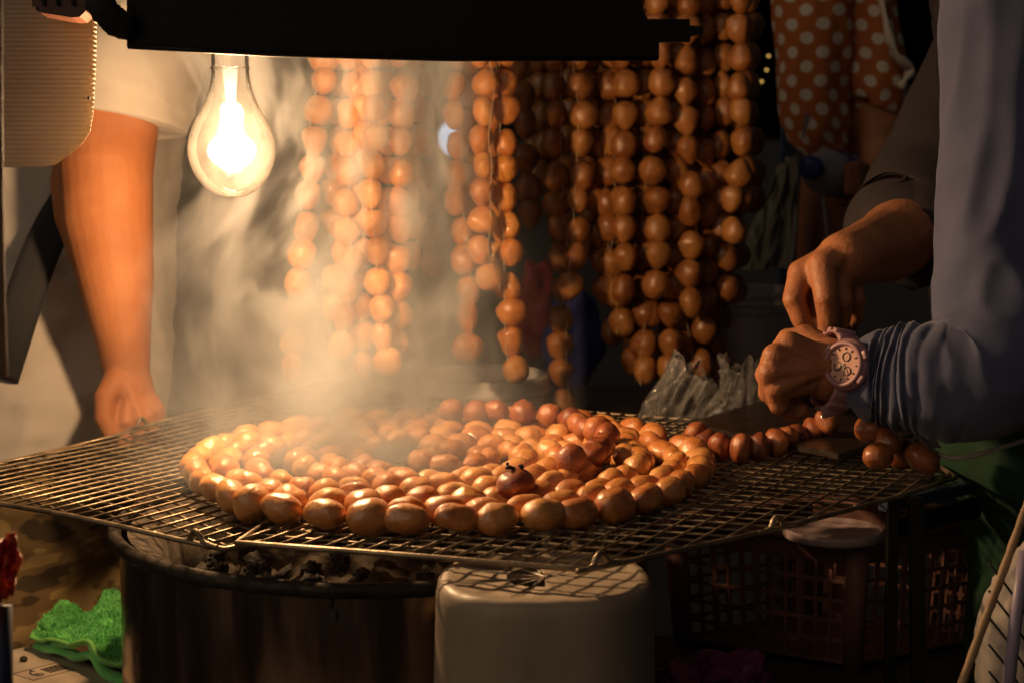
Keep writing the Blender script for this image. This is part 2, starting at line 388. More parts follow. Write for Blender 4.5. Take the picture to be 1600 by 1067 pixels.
# ash bed
V, F = [], []; n = 70
for i in range(n + 1):
    for j in range(n + 1):
        u, v = (i / n * 2 - 1), (j / n * 2 - 1); p = Vector((u * .25, v * .25, 0))
        z = RZ - .085 + .05 * max(0, p.length / .25 - .55) + .022 * fbm(p + Vector((3, 1, 0)), 22, 4) + .008 * fbm(p, 80, 3)
        V.append((SC.x + p.x, SC.y + p.y, z))
for i in range(n):
    for j in range(n):
        u, v = ((i + .5) / n * 2 - 1), ((j + .5) / n * 2 - 1)
        if u * u + v * v < .93: a = i * (n + 1) + j; F.append((a, a + 1, a + n + 2, a + n + 1))
obj('ash_bed', (V, F), M['ash'], st)
ember = emit('ember', (1, .16, .02), 3.0)
cm = []
for q in range(4):
    bm = bmesh.new(); bmesh.ops.create_icosphere(bm, subdivisions=3, radius=.013)
    for v in bm.verts:
        v.co *= 1 + .6 * mn.noise(v.co * 90 + Vector((q * 7, 0, 0))) + .35 * mn.noise(v.co * 260) + .15 * mn.noise(v.co * 600); v.co.z *= .7
    me = bpy.data.meshes.new('coal_lump'); bm.to_mesh(me); bm.free(); me.materials.append(M['coal']); cm.append(me)
for i in range(90):
    a = random.uniform(0, 6.28); r_ = .235 * math.sqrt(random.random())
    if i < 45: a = random.uniform(3.3, 5.2); r_ = random.uniform(.13, .225)
    o = bpy.data.objects.new('coal_lump', random.choice(cm)); col.objects.link(o)
    o.location = (SC.x + r_ * math.cos(a), SC.y + r_ * math.sin(a), RZ - .062 + random.uniform(0, .028)); o.rotation_euler = (random.random() * 6, random.random() * 6, random.random() * 6)
    s = random.uniform(.6, 1.15); o.scale = (s, s, s); attach(o, st)
for k in range(3):
    o = obj('ember', ball((SC.x + .02 + .05 * k, SC.y - .20 + .015 * k, RZ - .052), .004, 8, 6), ember, st)
for px, py in ((523, 962), (516, 942)):
    p = PY(px, py, SC.y - SR * .985); obj('scorch_mark', ball(p, (.003, .001, .005), 10, 6), M['coal'], st)

# ------------------------------------------------------------------ grill grates
def clip_line(poly, p, d):
    ts = []
    for a, b in zip(poly, poly[1:] + poly[:1]):
        e = b - a; den = d.x * e.y - d.y * e.x
        if abs(den) < 1e-9: continue
        t_ = ((a.x - p.x) * e.y - (a.y - p.y) * e.x) / den; u = ((a.x - p.x) * d.y - (a.y - p.y) * d.x) / den
        if -1e-6 <= u <= 1 + 1e-6: ts.append(t_)
    return (min(ts), max(ts)) if len(ts) >= 2 and max(ts) - min(ts) > .01 else None
def sag(x, y): return .004 * mn.noise(Vector((x * 4, y * 4, 2)))
def grate(name, label, poly, angA, spA, angB, spB, z, hooks):
    root = empty(name, (poly[0].x, poly[0].y, z)); tag(root, label, 'grill grate', 'wire grill grates')
    for fam, (ang, sp, dz) in enumerate(((angA, spA, .0013), (angB, spB, -.0013))):
        parts = []; d = Vector((math.cos(R(ang)), math.sin(R(ang)))); nrm = Vector((-d.y, d.x))
        os_ = [q.dot(nrm) for q in poly]; o_ = min(os_) + sp * .5
        while o_ < max(os_):
            c = clip_line(poly, nrm * (o_ + random.uniform(-.0008, .0008)), d)
            if c:
                pts = []
                k = max(3, int((c[1] - c[0]) / .05))
                for i in range(k + 1):
                    q = nrm * o_ + d * (c[0] + (c[1] - c[0]) * i / k)
                    q = q + nrm * .0016 * mn.noise(Vector((q.x * 9, q.y * 9, o_ * 50)))
                    pts.append((q.x, q.y, z + dz + sag(q.x, q.y)))
                parts.append(tube(pts, .00125, 6))
            o_ += sp
        tag(obj('wire_mesh', join(*parts), M['wire'], root), kind='stuff')
    fr = []
    for a, b in zip(poly, poly[1:] + poly[:1]):
        L = (b - a).length; k = max(2, int(L / .03))
        for i in range(k):
            q = a + (b - a) * i / k; fr.append((q.x, q.y, z + sag(q.x, q.y)))
    obj('frame', tube(fr, .0024, 8, closed=True), M['wire'], root)
    for h, e in hooks:
        e = e.normalized(); zz = z + sag(h.x, h.y)
        pts = [Vector((h.x - e.x * .024, h.y - e.y * .024, zz)), Vector((h.x - e.x * .009, h.y - e.y * .009, zz + .001)), Vector((h.x - e.x * .005, h.y - e.y * .005, zz + .007)), Vector((h.x, h.y, zz + .0105)),
               Vector((h.x + e.x * .005, h.y + e.y * .005, zz + .007)), Vector((h.x + e.x * .011, h.y + e.y * .011, zz + .002)), Vector((h.x + e.x * .026, h.y + e.y * .026, zz))]
        obj('hook', tube(cat(pts, 22), .0024, 8), M['wire'], root)
    return root
v2 = lambda x, y: Vector((x, y))
polyL = [v2(-.575, 1.62), v2(-.235, 1.382), v2(-.06, 1.55), v2(-.02, 2.08), v2(-.25, 2.33)]
polyR = [v2(-.225, 1.380), v2(.057, 1.287), v2(.224, 1.421), v2(.43, 1.645), v2(.42, 1.86), v2(.06, 2.05), v2(-.12, 1.9)]
grate('wire_grate', 'diamond mesh wire grill grate jutting out on the left', polyL, 58, .0178, -48, .023, GZ - .003,
      [(v2(-.425, 1.955), v2(.33, .71)), (v2(-.262, 1.401), v2(.33, -.24))])
grate('wire_grate', 'blackened wire grill grate reaching right over the crate', polyR, 62, .0185, -19, .023, GZ + .003,
      [(v2(.068, 1.297), v2(.16, .13)), (v2(.222, 1.420), v2(.17, .15))])

# ------------------------------------------------------------------ sausages
def sausage_mesh(name, mat, Rr, L, seed, p=2.25, pinch=.16, egg=0.0):
    V, F = [], []; nu, nv = 20, 14; rnd = random.Random(seed); off = Vector((seed * 3.1, seed * 1.7, 0))
    ax, ay = rnd.uniform(-.12, .12), rnd.uniform(-.12, .12)
    crease = rnd.random() < .4; ca = rnd.uniform(0, 6.28)
    for i in range(nv + 1):
        a = math.pi * i / nv; t_ = -math.cos(a)
        r_ = Rr * max(0, 1 - abs(t_) ** p) ** (1 / p)
        r_ *= 1 + egg * t_
        r_ = max(r_, Rr * pinch * (1 if 0 < i < nv else .8))
        z = t_ * L
        for k in range(nu):
            b_ = 2 * math.pi * k / nu
            q = Vector((math.cos(b_) * (1 + ax), math.sin(b_) * (1 + ay), t_ * 1.2))
            s = 1 + .16 * mn.noise(q * 1.1 + off) + .07 * mn.noise(q * 2.7 + off) + .02 * mn.noise(q * 6 + off)
            if crease:
                dd = (b_ - ca + math.pi) % (2 * math.pi) - math.pi; s -= .14 * math.exp(-(dd / .22) ** 2) * (1 - t_ * t_ * .4)
            V.append((r_ * s * q.x, r_ * s * q.y, z))
    for i in range(nv):
        for k in range(nu): F.append((i * nu + k, i * nu + (k + 1) % nu, (i + 1) * nu + (k + 1) % nu, (i + 1) * nu + k))
    F.append(tuple(range(nu))); F.append(tuple(nv * nu + k for k in range(nu)))
    return make_mesh(name, (V, F), mat)
RAW = [sausage_mesh('sausage', M['raw'], .0150, .0178, s, random.uniform(1.85, 2.3), .13, random.uniform(-.25, .06)) for s in range(14)]
RAW_SHADED = [sausage_mesh('sausage', M['raw_shaded'], .0150, .0178, s + 60, random.uniform(1.85, 2.3), .13, random.uniform(-.25, .06)) for s in range(12)]
GRI = [sausage_mesh('sausage', M['grilled'], .0136, .0188, s + 20, random.uniform(1.85, 2.3), .22, random.uniform(-.1, .1)) for s in range(12)]
BRO = [sausage_mesh('sausage', M['brown'], .0142, .0170, s + 40, 2.2, .3) for s in range(7)]
def arc_sample(pts, sp):
    L = [0]
    for a, b in zip(pts, pts[1:]): L.append(L[-1] + (b - a).length)
    n = max(1, int(L[-1] / sp)); out = []; k = 0
    for i in range(n):
        s = (i + .5 + random.uniform(-.10, .10)) * L[-1] / n
        while k < len(L) - 2 and L[k + 1] < s: k += 1
        f = (s - L[k]) / max(1e-9, L[k + 1] - L[k]); out.append((pts[k].lerp(pts[k + 1], f), (pts[k + 1] - pts[k]).normalized()))
    return out, L[-1] / n
def chain(name, label, pts, sp, meshes, cat_='sausages', group=None, jit=.0, srange=(.92, 1.08), twine=True, flip=True, tw_off=(0, 0, 0), wid=1.0):
    base_len = {'raw_sausage': .0346, 'raw_sausage_shaded': .0346, 'grilled_sausage': .0362, 'browned_sausage': .0330}[meshes[0].materials[0].name]
    smp, real = arc_sample(pts, sp)
    root = empty(name, tuple(smp[-1][0])); tag(root, label, cat_, group)
    base = Vector((0, 0, 1)); tp = []
    for p, tg in smp:
        o = bpy.data.objects.new('sausage', random.choice(meshes)); col.objects.link(o)
        q = base.rotation_difference(tg)
        if flip and random.random() < .3: q = base.rotation_difference(-tg)
        tilt = Matrix.Rotation(random.uniform(-.16, .16), 4, 'X') @ Matrix.Rotation(random.uniform(-.16, .16), 4, 'Y')
        s = random.uniform(*srange)
        jp = p + Vector((random.uniform(-jit, jit), random.uniform(-jit, jit), random.uniform(-jit, jit) * .6))
        o.matrix_world = Matrix.Translation(jp) @ q.to_matrix().to_4x4() @ tilt @ Matrix.Rotation(random.uniform(0, 6.28), 4, 'Z') @ Matrix.Diagonal((s * wid, s * wid, real / base_len * random.uniform(.95, 1.06), 1))
        mw = o.matrix_world.copy(); o.parent = root; o.matrix_parent_inverse = Matrix.Translation(root.location).inverted(); o.matrix_basis = mw
        tp.append(jp)
    if twine:
        path = [pts[0]] + tp + [pts[-1]]
        obj('twine', tube(cat([q + Vector(tw_off) for q in path], max(8, len(path) * 3)), .0006, 5), M['twine'], root)
    return root
# --- coil on the grill
CX, CY, CZ = -.060, 1.655, GZ + .0165
def coil(a0, a1, r0, r1, z=CZ, wob=.006, seed=0, dz=0.0):
    n = max(20, int(abs(a1 - a0) / 4)); out = []
    for i in range(n + 1):
        f = i / n; a = R(a0 + (a1 - a0) * f); r_ = r0 + (r1 - r0) * f + wob * mn.noise(Vector((math.cos(a) * 1.6, math.sin(a) * 1.6, seed + f * 2)))
        out.append(Vector((CX + r_ * math.cos(a), CY + r_ * math.sin(a) * 1.04, z + dz * f)))
    return out
G_ = 'sausage coils on the grill'
chain('sausage_coil', 'long pale sausage string coiled in the outermost ring on the grill', coil(28, 380, .247, .242, seed=1), .0372, GRI, group=G_, jit=.002, srange=(.90, 1.16), twine=False)
chain('sausage_coil', 'second ring of glossy sausages just inside the outer coil', coil(35, 395, .218, .214, seed=2, wob=.008), .0350, GRI, group=G_, jit=.003, srange=(.84, 1.08), twine=False)
chain('sausage_coil', 'browning sausage string in the third ring of the coil', coil(10, 370, .190, .185, seed=3, wob=.010), .0330, GRI, group=G_, jit=.0035, twine=False, srange=(.80, 1.08))
chain('sausage_coil', 'inner spiral of sausages around the dark gap of the coil', coil(0, 1200, .163, .068, seed=4, wob=.010), .0310, GRI, group=G_, jit=.0035, twine=False, srange=(.78, 1.04))
chain('sausage_coil', 'innermost curl of small sausages at the middle of the coil', [q + Vector((.004, .010, .0)) for q in coil(-160, 200, .044, .020, seed=9, wob=.002)], .028, GRI, group=G_, jit=.003, twine=False, srange=(.80, .95))
chain('sausage_coil', 'glossy dark brown string of sausages lying on top of the coil', coil(-38, 96, .140, .190, z=CZ + .017, seed=5, wob=.016), .028, BRO, group=G_, jit=.004, twine=False, srange=(.82, 1.1))
kp = PZ(806, 757, CZ + .014)
kn = empty('charred_sausage', tuple(kp)); tag(kn, 'plump browned sausage with a burnt black knot on top', 'sausage')
o = bpy.data.objects.new('sausage_body', BRO[0]); col.objects.link(o); o.location = kp; o.rotation_euler = (0, R(80), .4); attach(o, kn)
kb = []
for k in range(7): kb.append(ball(kp + Vector((random.uniform(-.009, .008), random.uniform(-.002, .002), .0155 + random.uniform(-.001, .003))), (random.uniform(.0014, .003), .002, random.uniform(.0012, .0026)), 8, 6))
obj('burnt_knot', join(*kb), M['coal'], kn)
# roasted string to the hands
rp = [PZ(1072, 668, CZ + .012), PZ(1100, 690, CZ), PZ(1135, 698, CZ), PZ(1175, 700, CZ), PZ(1215, 692, CZ + .002), PZ(1250, 680, CZ + .004), P(1280, 668, 1.80), P(1300, 650, 1.78)]
chain('sausage_string', 'dark roasted sausage string running from the coil to the hands', cat(rp, 60), .021, BRO, jit=.001, twine=False, wid=1.05)
for i, (px, py, dd, s, lb) in enumerate(((1362, 668, 1.66, 1.0, 'upper left of the cut roasted sausages under the blue sleeve'), (1388, 690, 1.64, .95, 'cut roasted sausage in the middle of the heap by the sleeve'),
                            (1412, 708, 1.66, 1.0, 'shiny cut roasted sausage right of the heap centre'), (1442, 716, 1.63, 1.05, 'rightmost golden roasted sausage next to the green apron'), (1372, 712, 1.60, .9, 'lowest dark cut sausage of the heap at the grill edge'))):
    o = bpy.data.objects.new('cut_sausage', BRO[i]); col.objects.link(o); o.location = P(px, py, dd); o.rotation_euler = (random.random() * 3, random.random() * 3, 0); o.scale = (s, s, s); tag(o, lb, 'sausage', 'cut roasted sausages')

# --- hanging strings: (list of (x,y), depth, label, size)
H = []
sm = 'in the smoke'
H.append(([(512, -70), (506, 100), (498, 180), (490, 270), (476, 380), (462, 480), (452, 600)], 2.06, 'leftmost sausage strand hanging nearest the lit bulb, half lost in smoke'))
H.append(([(556, -70), (550, 110), (545, 200), (541, 285), (548, 380), (544, 450), (532, 560)], 2.04, 'second sausage strand from the bulb, bright and curving left at its end'))
H.append(([(566, -70), (570, 110), (566, 180), (566, 250), (566, 330), (560, 450), (566, 590)], 2.06, 'third sausage strand from the bulb, squeezed behind its neighbour'))
H.append(([(584, -70), (584, 110), (585, 200), (581, 300), (590, 380), (594, 450), (602, 590)], 2.01, 'brightest large-ball sausage strand in the middle of the smoky cluster'))
H.append(([(602, -70), (602, 110), (604, 200), (606, 280), (610, 400), (612, 560)], 2.06, 'narrow sausage strand peeping out behind the smoky cluster'))
H.append(([(622, -70), (627, 105), (631, 210), (626, 310), (628, 400), (622, 520)], 2.03, 'rightmost strand of the bright smoky cluster with slim sausages'))
H.append(([(655, -70), (662, 150), (668, 300), (672, 430)], 2.22, 'faint sausage strand in the gap right of the bright cluster'))
H.append(([(722, -70), (714, 105), (711, 190), (713, 260), (722, 350), (726, 430), (732, 510), (738, 570)], 2.12, 'strand ending in four round sausages left of the clear bowl middle'))
H.append(([(752, -70), (755, 130), (753, 230), (756, 310), (752, 380), (758, 420), (768, 455)], 2.10, 'short strand of creased sausages ending above the clear bowl'))
H.append(([(783, -70), (786, 125), (789, 215), (792, 300), (797, 390), (804, 480), (804, 540), (806, 600)], 2.12, 'long strand of smooth round sausages reaching down to the clear bowl'))
H.append(([(536, -70), (534, 110), (528, 200), (524, 290), (530, 390), (520, 500)], 2.12, 'veiled strand at the left flank of the bright smoky cluster'))
H.append(([(640, -70), (642, 110), (640, 220), (642, 320), (638, 420)], 2.13, 'shadowed strand tucked behind the right flank of the bright cluster'))
H.append(([(737, -70), (735, 120), (732, 210), (736, 300), (742, 400)], 2.16, 'half hidden strand between the first two strands right of the smoke'))
H.append(([(770, -70), (768, 120), (772, 210), (774, 290), (778, 380), (782, 470)], 2.17, 'half hidden strand behind the long smooth one'))
dark = [
 ([(812, -70), (815, 120), (822, 240), (826, 365)], 2.12, 'short dim strand just right of the long smooth one'),
 ([(842, -70), (846, 120), (850, 220), (846, 300)], 2.20, 'shortest strand in the dark left part of the curtain'),
 ([(866, -70), (866, 130), (868, 260), (872, 380), (878, 480), (880, 560), (882, 655)], 2.07, 'lone dark strand reaching lowest behind the outer coil'),
 ([(900, -70), (904, 100), (910, 190), (910, 280), (905, 340), (895, 420), (886, 470)], 2.01, 'dark strand with one bright sausage under the black panel'),
 ([(932, -70), (934, 120), (938, 230), (938, 330), (944, 400), (948, 475)], 2.05, 'strand ending in a thick clump beside the lone low one'),
 ([(958, -70), (962, 120), (966, 230), (970, 330), (962, 430), (968, 520)], 2.03, 'strand with long shiny threads dripping down it'),
 ([(985, -70), (988, 110), (990, 220), (990, 330), (985, 430), (988, 540), (992, 590)], 2.07, 'seventh strand of the dark curtain, ending beside the bag'),
 ([(1012, -70), (1010, 110), (1012, 230), (1010, 350), (1014, 450), (1012, 540), (1010, 600)], 2.02, 'strand with bulging last sausages above the clear bag'),
 ([(1042, -70), (1040, 100), (1044, 230), (1040, 340), (1048, 450), (1045, 590)], 2.06, 'strand hanging straight under the right end of the black panel'),
 ([(1062, -70), (1062, 100), (1062, 220), (1066, 330), (1058, 440), (1066, 560)], 2.01, 'strand with oblong sausages just right of the panel end'),
 ([(1088, -70), (1088, 100), (1088, 230), (1084, 350), (1080, 470), (1086, 580)], 2.08, 'fourth strand from the right edge of the curtain'),
 ([(1112, -70), (1112, 100), (1116, 230), (1112, 350), (1106, 440), (1120, 500), (1122, 600)], 2.03, 'strand whose last large sausages hang before the white bucket'),
 ([(1142, -70), (1140, 100), (1144, 220), (1140, 330), (1132, 420), (1128, 520)], 2.06, 'second strand from the right edge of the curtain'),
 ([(1166, -70), (1160, 60), (1160, 150), (1158, 260), (1150, 350), (1146, 470)], 2.01, 'rightmost strand of the sausage curtain beside the blue pole'),
]
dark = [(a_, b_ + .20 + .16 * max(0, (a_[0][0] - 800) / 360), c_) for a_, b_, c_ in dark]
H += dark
back = []
for lay, (d0, d1, xs) in enumerate(((2.50, 2.62, ((830, 350), (862, 420), (890, 420), (915, 400), (942, 420), (964, 540), (986, 560), (1008, 520), (1030, 600), (1052, 560), (1074, 600), (1098, 570), (1122, 440), (1146, 400), (1170, 330))),
                                    (2.26, 2.34, ((918, 330), (952, 380), (976, 470), (1001, 560), (1027, 470), (1053, 600), (1076, 500), (1101, 590), (1128, 470), (1152, 380))))):
    for x, b_ in xs:
        back.append(([(x, -70), (x + random.uniform(-8, 8), 60), (x + random.uniform(-8, 8), 150), (x + random.uniform(-8, 8), 240), (x + random.uniform(-10, 10), 320), (x + random.uniform(-12, 12), b_)], random.uniform(d0, d1), None))
for pts, d, lb in H:
    ph_ = random.uniform(0, 99)
    pth = cat([P(x + 5 * mn.noise(Vector((y * .013, ph_, 0))) + 2.5 * mn.noise(Vector((y * .04, ph_, 5))), y, d + .02 * mn.noise(Vector((y * .008, ph_, 9)))) for x, y in cat(pts, 16, True)], 60)
    k_ = d / 2.05
    chain('hanging_sausage_string', lb, pth, .0335 * k_, RAW if d < 2.2 else RAW_SHADED, 'sausage string', 'hanging strings of sausages', jit=.0035, srange=(.84 * k_, 1.18 * k_), twine=random.random() < .55, tw_off=(random.uniform(-.008, .012), -.012, 0))
for pts, d, lb in back:
    pth = cat([P(x, y, d) for x, y in pts], 60)
    chain('hanging_sausage_string', 'dim sausage strand hanging in the shadowed back row of the curtain', pth, .0335 * d / 2.05, RAW_SHADED, 'sausage string', 'back row of hanging sausage strings', jit=.002, srange=(.9 * d / 2.05, 1.1 * d / 2.05), twine=False)

# ================================================================== light bulb
BD_ = 1.665; BP = P(362, 236, BD_); s = BD_ / FPX
lb = empty('light_bulb', tuple(BP)); tag(lb, 'lit clear glass light bulb hanging below the black panel', 'light bulb')
prof_px = [(0, -74), (20, -71), (38, -61), (52, -46), (62, -28), (67.5, -8), (68, 8), (65, 24), (58, 42), (48, 60), (39, 78), (33, 96), (30, 112), (29, 124), (30.5, 127), (31, 129), (29, 131), (29, 160)]
prof = cat([(a * s, b_ * s) for a, b_ in prof_px], 44, True)
env = make_mesh('glass_envelope', lathe(prof, 56, BP), None)
env = weld(env)
m = bpy.data.materials.new('bulb_glass'); t = nt(m); t.nodes.remove(t.nodes['Principled BSDF']); out = t.nodes['Material Output']
tr = t.nodes.new('ShaderNodeBsdfTransparent'); tl = t.nodes.new('ShaderNodeBsdfTranslucent'); tl.inputs[0].default_value = (1, .9, .72, 1)
gl = t.nodes.new('ShaderNodeBsdfGlossy'); gl.inputs['Roughness'].default_value = .06
tc = t.nodes.new('ShaderNodeTexCoord'); nn = noise_node(t, 55, 4, tc.outputs['Object'])
mr = t.nodes.new('ShaderNodeMapRange'); mr.inputs[1].default_value = .35; mr.inputs[2].default_value = .75; mr.inputs[3].default_value = .0008; mr.inputs[4].default_value = .0034
t.links.new(nn.outputs[0], mr.inputs[0])
a = t.nodes.new('ShaderNodeMixShader'); t.links.new(mr.outputs[0], a.inputs[0]); t.links.new(tr.outputs[0], a.inputs[1]); t.links.new(tl.outputs[0], a.inputs[2])
fr = t.nodes.new('ShaderNodeFresnel'); fr.inputs[0].default_value = 1.25
c = t.nodes.new('ShaderNodeMixShader'); t.links.new(fr.outputs[0], c.inputs[0]); t.links.new(a.outputs[0], c.inputs[1]); t.links.new(gl.outputs[0], c.inputs[2])
t.links.new(c.outputs[0], out.inputs['Surface'])
vs = t.nodes.new('ShaderNodeVolumeScatter'); vs.inputs['Density'].default_value = .15; t.links.new(vs.outputs[0], out.inputs['Volume'])
env.materials.append(m)
obj('glass_envelope', env, None, lb)
glow = emit('filament_glow', (1, .82, .55), 9.0, True)
fil = []
fil.append(ball(BP + Vector((0, 0, .000)), (.023, .019, .017), 20, 14)); 
obj('filament', join(*fil), glow, lb)
obj('filament', ball(BP + Vector((.006, 0, .034)), (.006, .006, .010), 14, 10), glow, lb)
obj('glass_stem', lathe([(.0075, .078), (.006, .06), (.0045, .045), (.0035, .03), (.0, .027)], 16, BP), M['pet'], lb)
obj('socket', lathe([(0, .100), (.0195, .100), (.0205, .106), (.021, .145), (.016, .155), (0, .156)], 28, BP), M['ceramic'], lb)
obj('cord', tube([BP + Vector((0, 0, .155)), BP + Vector((.004, .004, .3)), BP + Vector((.0, .01, .6))], .003, 8), M['black'], lb)
L = bpy.data.lights.new('bulb_light', 'POINT'); L.energy = 14.0; L.color = (1.0, .60, .29); L.shadow_soft_size = .018
lo = bpy.data.objects.new('bulb_light', L); col.objects.link(lo); lo.location = BP; attach(lo, lb)

# ================================================================== black panel over the stall
D = 1.42
def prism(pxs, d, th, mat=None):
    f = [P(x, y, d) for x, y in pxs]; n = len(f); off = FW * th
    V = f + [p + off for p in f]; F = [tuple(range(n)), tuple(reversed(range(n, 2 * n)))] + [(i, (i + 1) % n, n + (i + 1) % n, n + i) for i in range(n)]
    return V, F
pn = empty('black_panel', tuple(P(640, 90, D))); tag(pn, 'long black sheet metal panel above the bulb with a stepped right end', 'panel')
obj('sheet', prism([(198, -160), (1000, -160), (1000, 4), (1012, 30), (1078, 30), (1078, 40), (1098, 42), (1098, 54), (1080, 56), (1078, 66), (1030, 66), (1030, 92), (700, 93), (420, 85), (330, 80), (198, 73)], D, .004), M['black'], pn, smooth=False)
obj('bottom_lip', tube([P(200, 73, D - .002), P(330, 80, D - .002), P(420, 85, D - .002), P(700, 92.5, D - .002), P(1028, 91.5, D - .002)], .0022, 8), M['black'], pn)
obj('tie', tube(cat([P(150, -40, D - .012), P(158, 6, D - .014), P(172, 26, D - .012), P(190, 40, D - .008), P(206, 38, D - .004)], 30), [(.012 + .004 * mn.noise(Vector((i * .35, 1, 0))), .006) for i in range(30)], 14), M['black_strap'], pn)

# ================================================================== corrugated board upper left
BD = 1.62
bo = empty('corrugated_board', tuple(P(70, 260, BD))); tag(bo, 'translucent corrugated plastic board with one clipped corner, hung at the upper left', 'board')
outl = [(-60, -120), (152, -120), (151, 60), (149, 120), (146, 180), (141, 207), (128, 226), (108, 243), (86, 258), (40, 261), (-60, 262)]
# horizontal flutes: rows of the sheet follow a wave in depth
V, F = [], []; rows = []
def xr(y):
    pts = [(152, -120), (151, 60), (149, 120), (146, 180), (141, 207), (128, 226), (108, 243), (86, 258), (70, 262)]
    for (x0, y0), (x1, y1) in zip(pts, pts[1:]):
        if y0 <= y <= y1: return x0 + (x1 - x0) * (y - y0) / (y1 - y0)
    return 86
ny = 380; nx = 14
for side in (0, 1):
    for i in range(ny + 1):
        y = -120 + 382 * i / ny; X = xr(y)
        for j in range(nx + 1):
            x = -60 + (X + 60) * j / nx
            wv = .00022 * math.sin(y / 7.3 * 2 * math.pi) + .006 * math.sin(x * .013 + y * .004)
            V.append(P(x, y, BD + wv * (1 if side == 0 else .6) + side * .004))
st_ = nx + 1; per = (ny + 1) * st_
for side in (0, 1):
    for i in range(ny):
        for j in range(nx): a_ = side * per + i * st_ + j; F.append((a_, a_ + 1, a_ + st_ + 1, a_ + st_))
for i in range(ny): a_ = i * st_ + nx; F.append((a_, a_ + st_, per + a_ + st_, per + a_))
for j in range(nx): a_ = ny * st_ + j; F.append((a_, a_ + 1, per + a_ + 1, per + a_))
obj('sheet', (V, F), M['corrugated'], bo)
obj('pinhole', ball(P(139, 154, BD - .001), (.0016, .001, .0018), 8, 6), M['coal'], bo)
obj('pinhole', ball(P(133, 154, BD - .001), (.0008, .0006, .0008), 8, 6), M['coal'], bo)
for x, y in ((86, 139), (104, 183), (88, 108)): obj('pinhole', ball(P(x, y, BD - .0012), .0005, 6, 5), M['coal'], bo)
cl = empty('clamp', tuple(P(90, 25, BD - .03))); tag(cl, 'slotted brown plastic clamp gripping the top of the board', 'clamp')
jaw_o = obj('jaw', prism([(46, -90), (136, -90), (134, 18), (124, 27), (112, 28), (62, 20), (50, 12)], BD - .035, .03), M['brown_plastic'], cl, smooth=False)
for x in (66, 88, 112): obj('slot', prism([(x - 4, -40), (x + 1, -40), (x + 4, 9), (x - 1, 8)], BD - .0375, .006), M['black'], jaw_o, smooth=False)
obj('spring_end', ball(P(155, 21, BD - .02), (.002, .002, .0016)), M['wire'], cl); obj('spring_end', ball(P(158, -1, BD - .02), (.004, .003, .003)), M['wire'], cl)
obj('rivet', ball(P(54, 12, BD - .036), (.002, .002, .0014)), M['wire'], cl)
# left edge posts
tag(obj('wooden_slat', join(prism([(-30, -100), (2, -100), (3, 180), (4, 260), (6, 420), (11, 588), (-30, 592)], 1.12, .003)), M['wood'], smooth=False), 'narrow brown wooden slat at the very left edge ending halfway down', 'slat')
tag(obj('metal_pole', tube([P(2, 945, 1.16), P(4, 1300, 1.16)], .0075, 14), M['blue_paint_and_sheen']), 'dark metal pole rising into the lower left corner', 'pole')
# red crumpled film on it
V, F = [], []; n = 26
for i in range(n + 1):
    for j in range(n + 1):
        u, v = i / n, j / n; x = -40 + 74 * u * (1 - .35 * abs(v - .42)); y = 845 + 100 * v + 14 * math.sin(u * 5)
        q = Vector((u * 5, v * 2.4, 1)); V.append(P(x + 5 * mn.noise(q * 1.5), y + 7 * mn.noise(q * 2 + Vector((4, 0, 0))), 1.14 + .018 * mn.noise(q * 2.2) + .007 * math.sin((u * 3 + v * 1.2) * 9)))
for i in range(n):
    for j in range(n): a_ = i * (n + 1) + j; F.append((a_, a_ + 1, a_ + n + 2, a_ + n + 1))
o = obj('plastic_bag', (V, F), M['red_film']); o.modifiers.new('s', 'SOLIDIFY').thickness = .0006
tag(o, 'crumpled red plastic bag tied on the pole at the left edge', 'bag')

# ================================================================== carton and towel, lower left
ct = empty('carton', tuple(PZ(60, 1040, TZ))); tag(ct, 'printed brown cardboard carton under the green towel', 'carton')
CT = TZ + .006
c0, c1, c2_, c3 = PZ(-60, 1030, CT), PZ(62, 1006, CT), PZ(230, 1075, CT), PZ(120, 1130, CT)
V = [c0, c1, c2_, c3]; V = V + [p - Vector((0, 0, .3)) for p in V]
obj('body', (V, [(0, 1, 2, 3), (7, 6, 5, 4), (0, 4, 5, 1), (1, 5, 6, 2), (2, 6, 7, 3), (3, 7, 4, 0)]), M['carton'], ct, smooth=False)
def ink(pts, wd=.0007, closed=False): return tube([PZ(x, y, CT + .0003) for x, y in pts], [(.0003, wd)] * len(pts), 6, closed=closed)
ex, ey = Vector((62 - 20, 1025.5 - 1052.5)), Vector((36, 11))
def cp(u, v): return (20 + 62 * u + 32 * v, 1052 - 16 * u - 0 + 10 * v)
obj('print', join(ink([cp(0, 0), cp(1.05, 0), cp(1.05, 1), cp(0, 1)], closed=True)), M['ink'], ct)
em = [cp(.34 + .10 * math.cos(a_) , .50 + .26 * math.sin(a_)) for a_ in [x * .45 for x in range(1, 12)]]
obj('print', join(ink(em, .0012), ink([cp(.34, .2), cp(.40, .05), cp(.42, .25)], .0014), ink([cp(.30, .5), cp(.38, .62)], .0016)), M['ink'], ct)
lt = []
for k in range(4):
    u = .60 + .11 * k
    lt += [ink([cp(u, .2), cp(u, .75)], .0013), ink([cp(u, .25), cp(u + .07, .25)], .001), ink([cp(u, .5 + .1 * (k % 2)), cp(u + .07, .5)], .001), ink([cp(u + .07, .3), cp(u + .07, .75)], .0012)]
obj('print', join(*lt), M['ink'], ct)
tag(obj('charred_crumb', ball(PZ(37, 1029, CT + .003), (.0045, .004, .0035), 10, 8), M['coal']), 'small burnt black crumb lying on the carton', 'crumb')
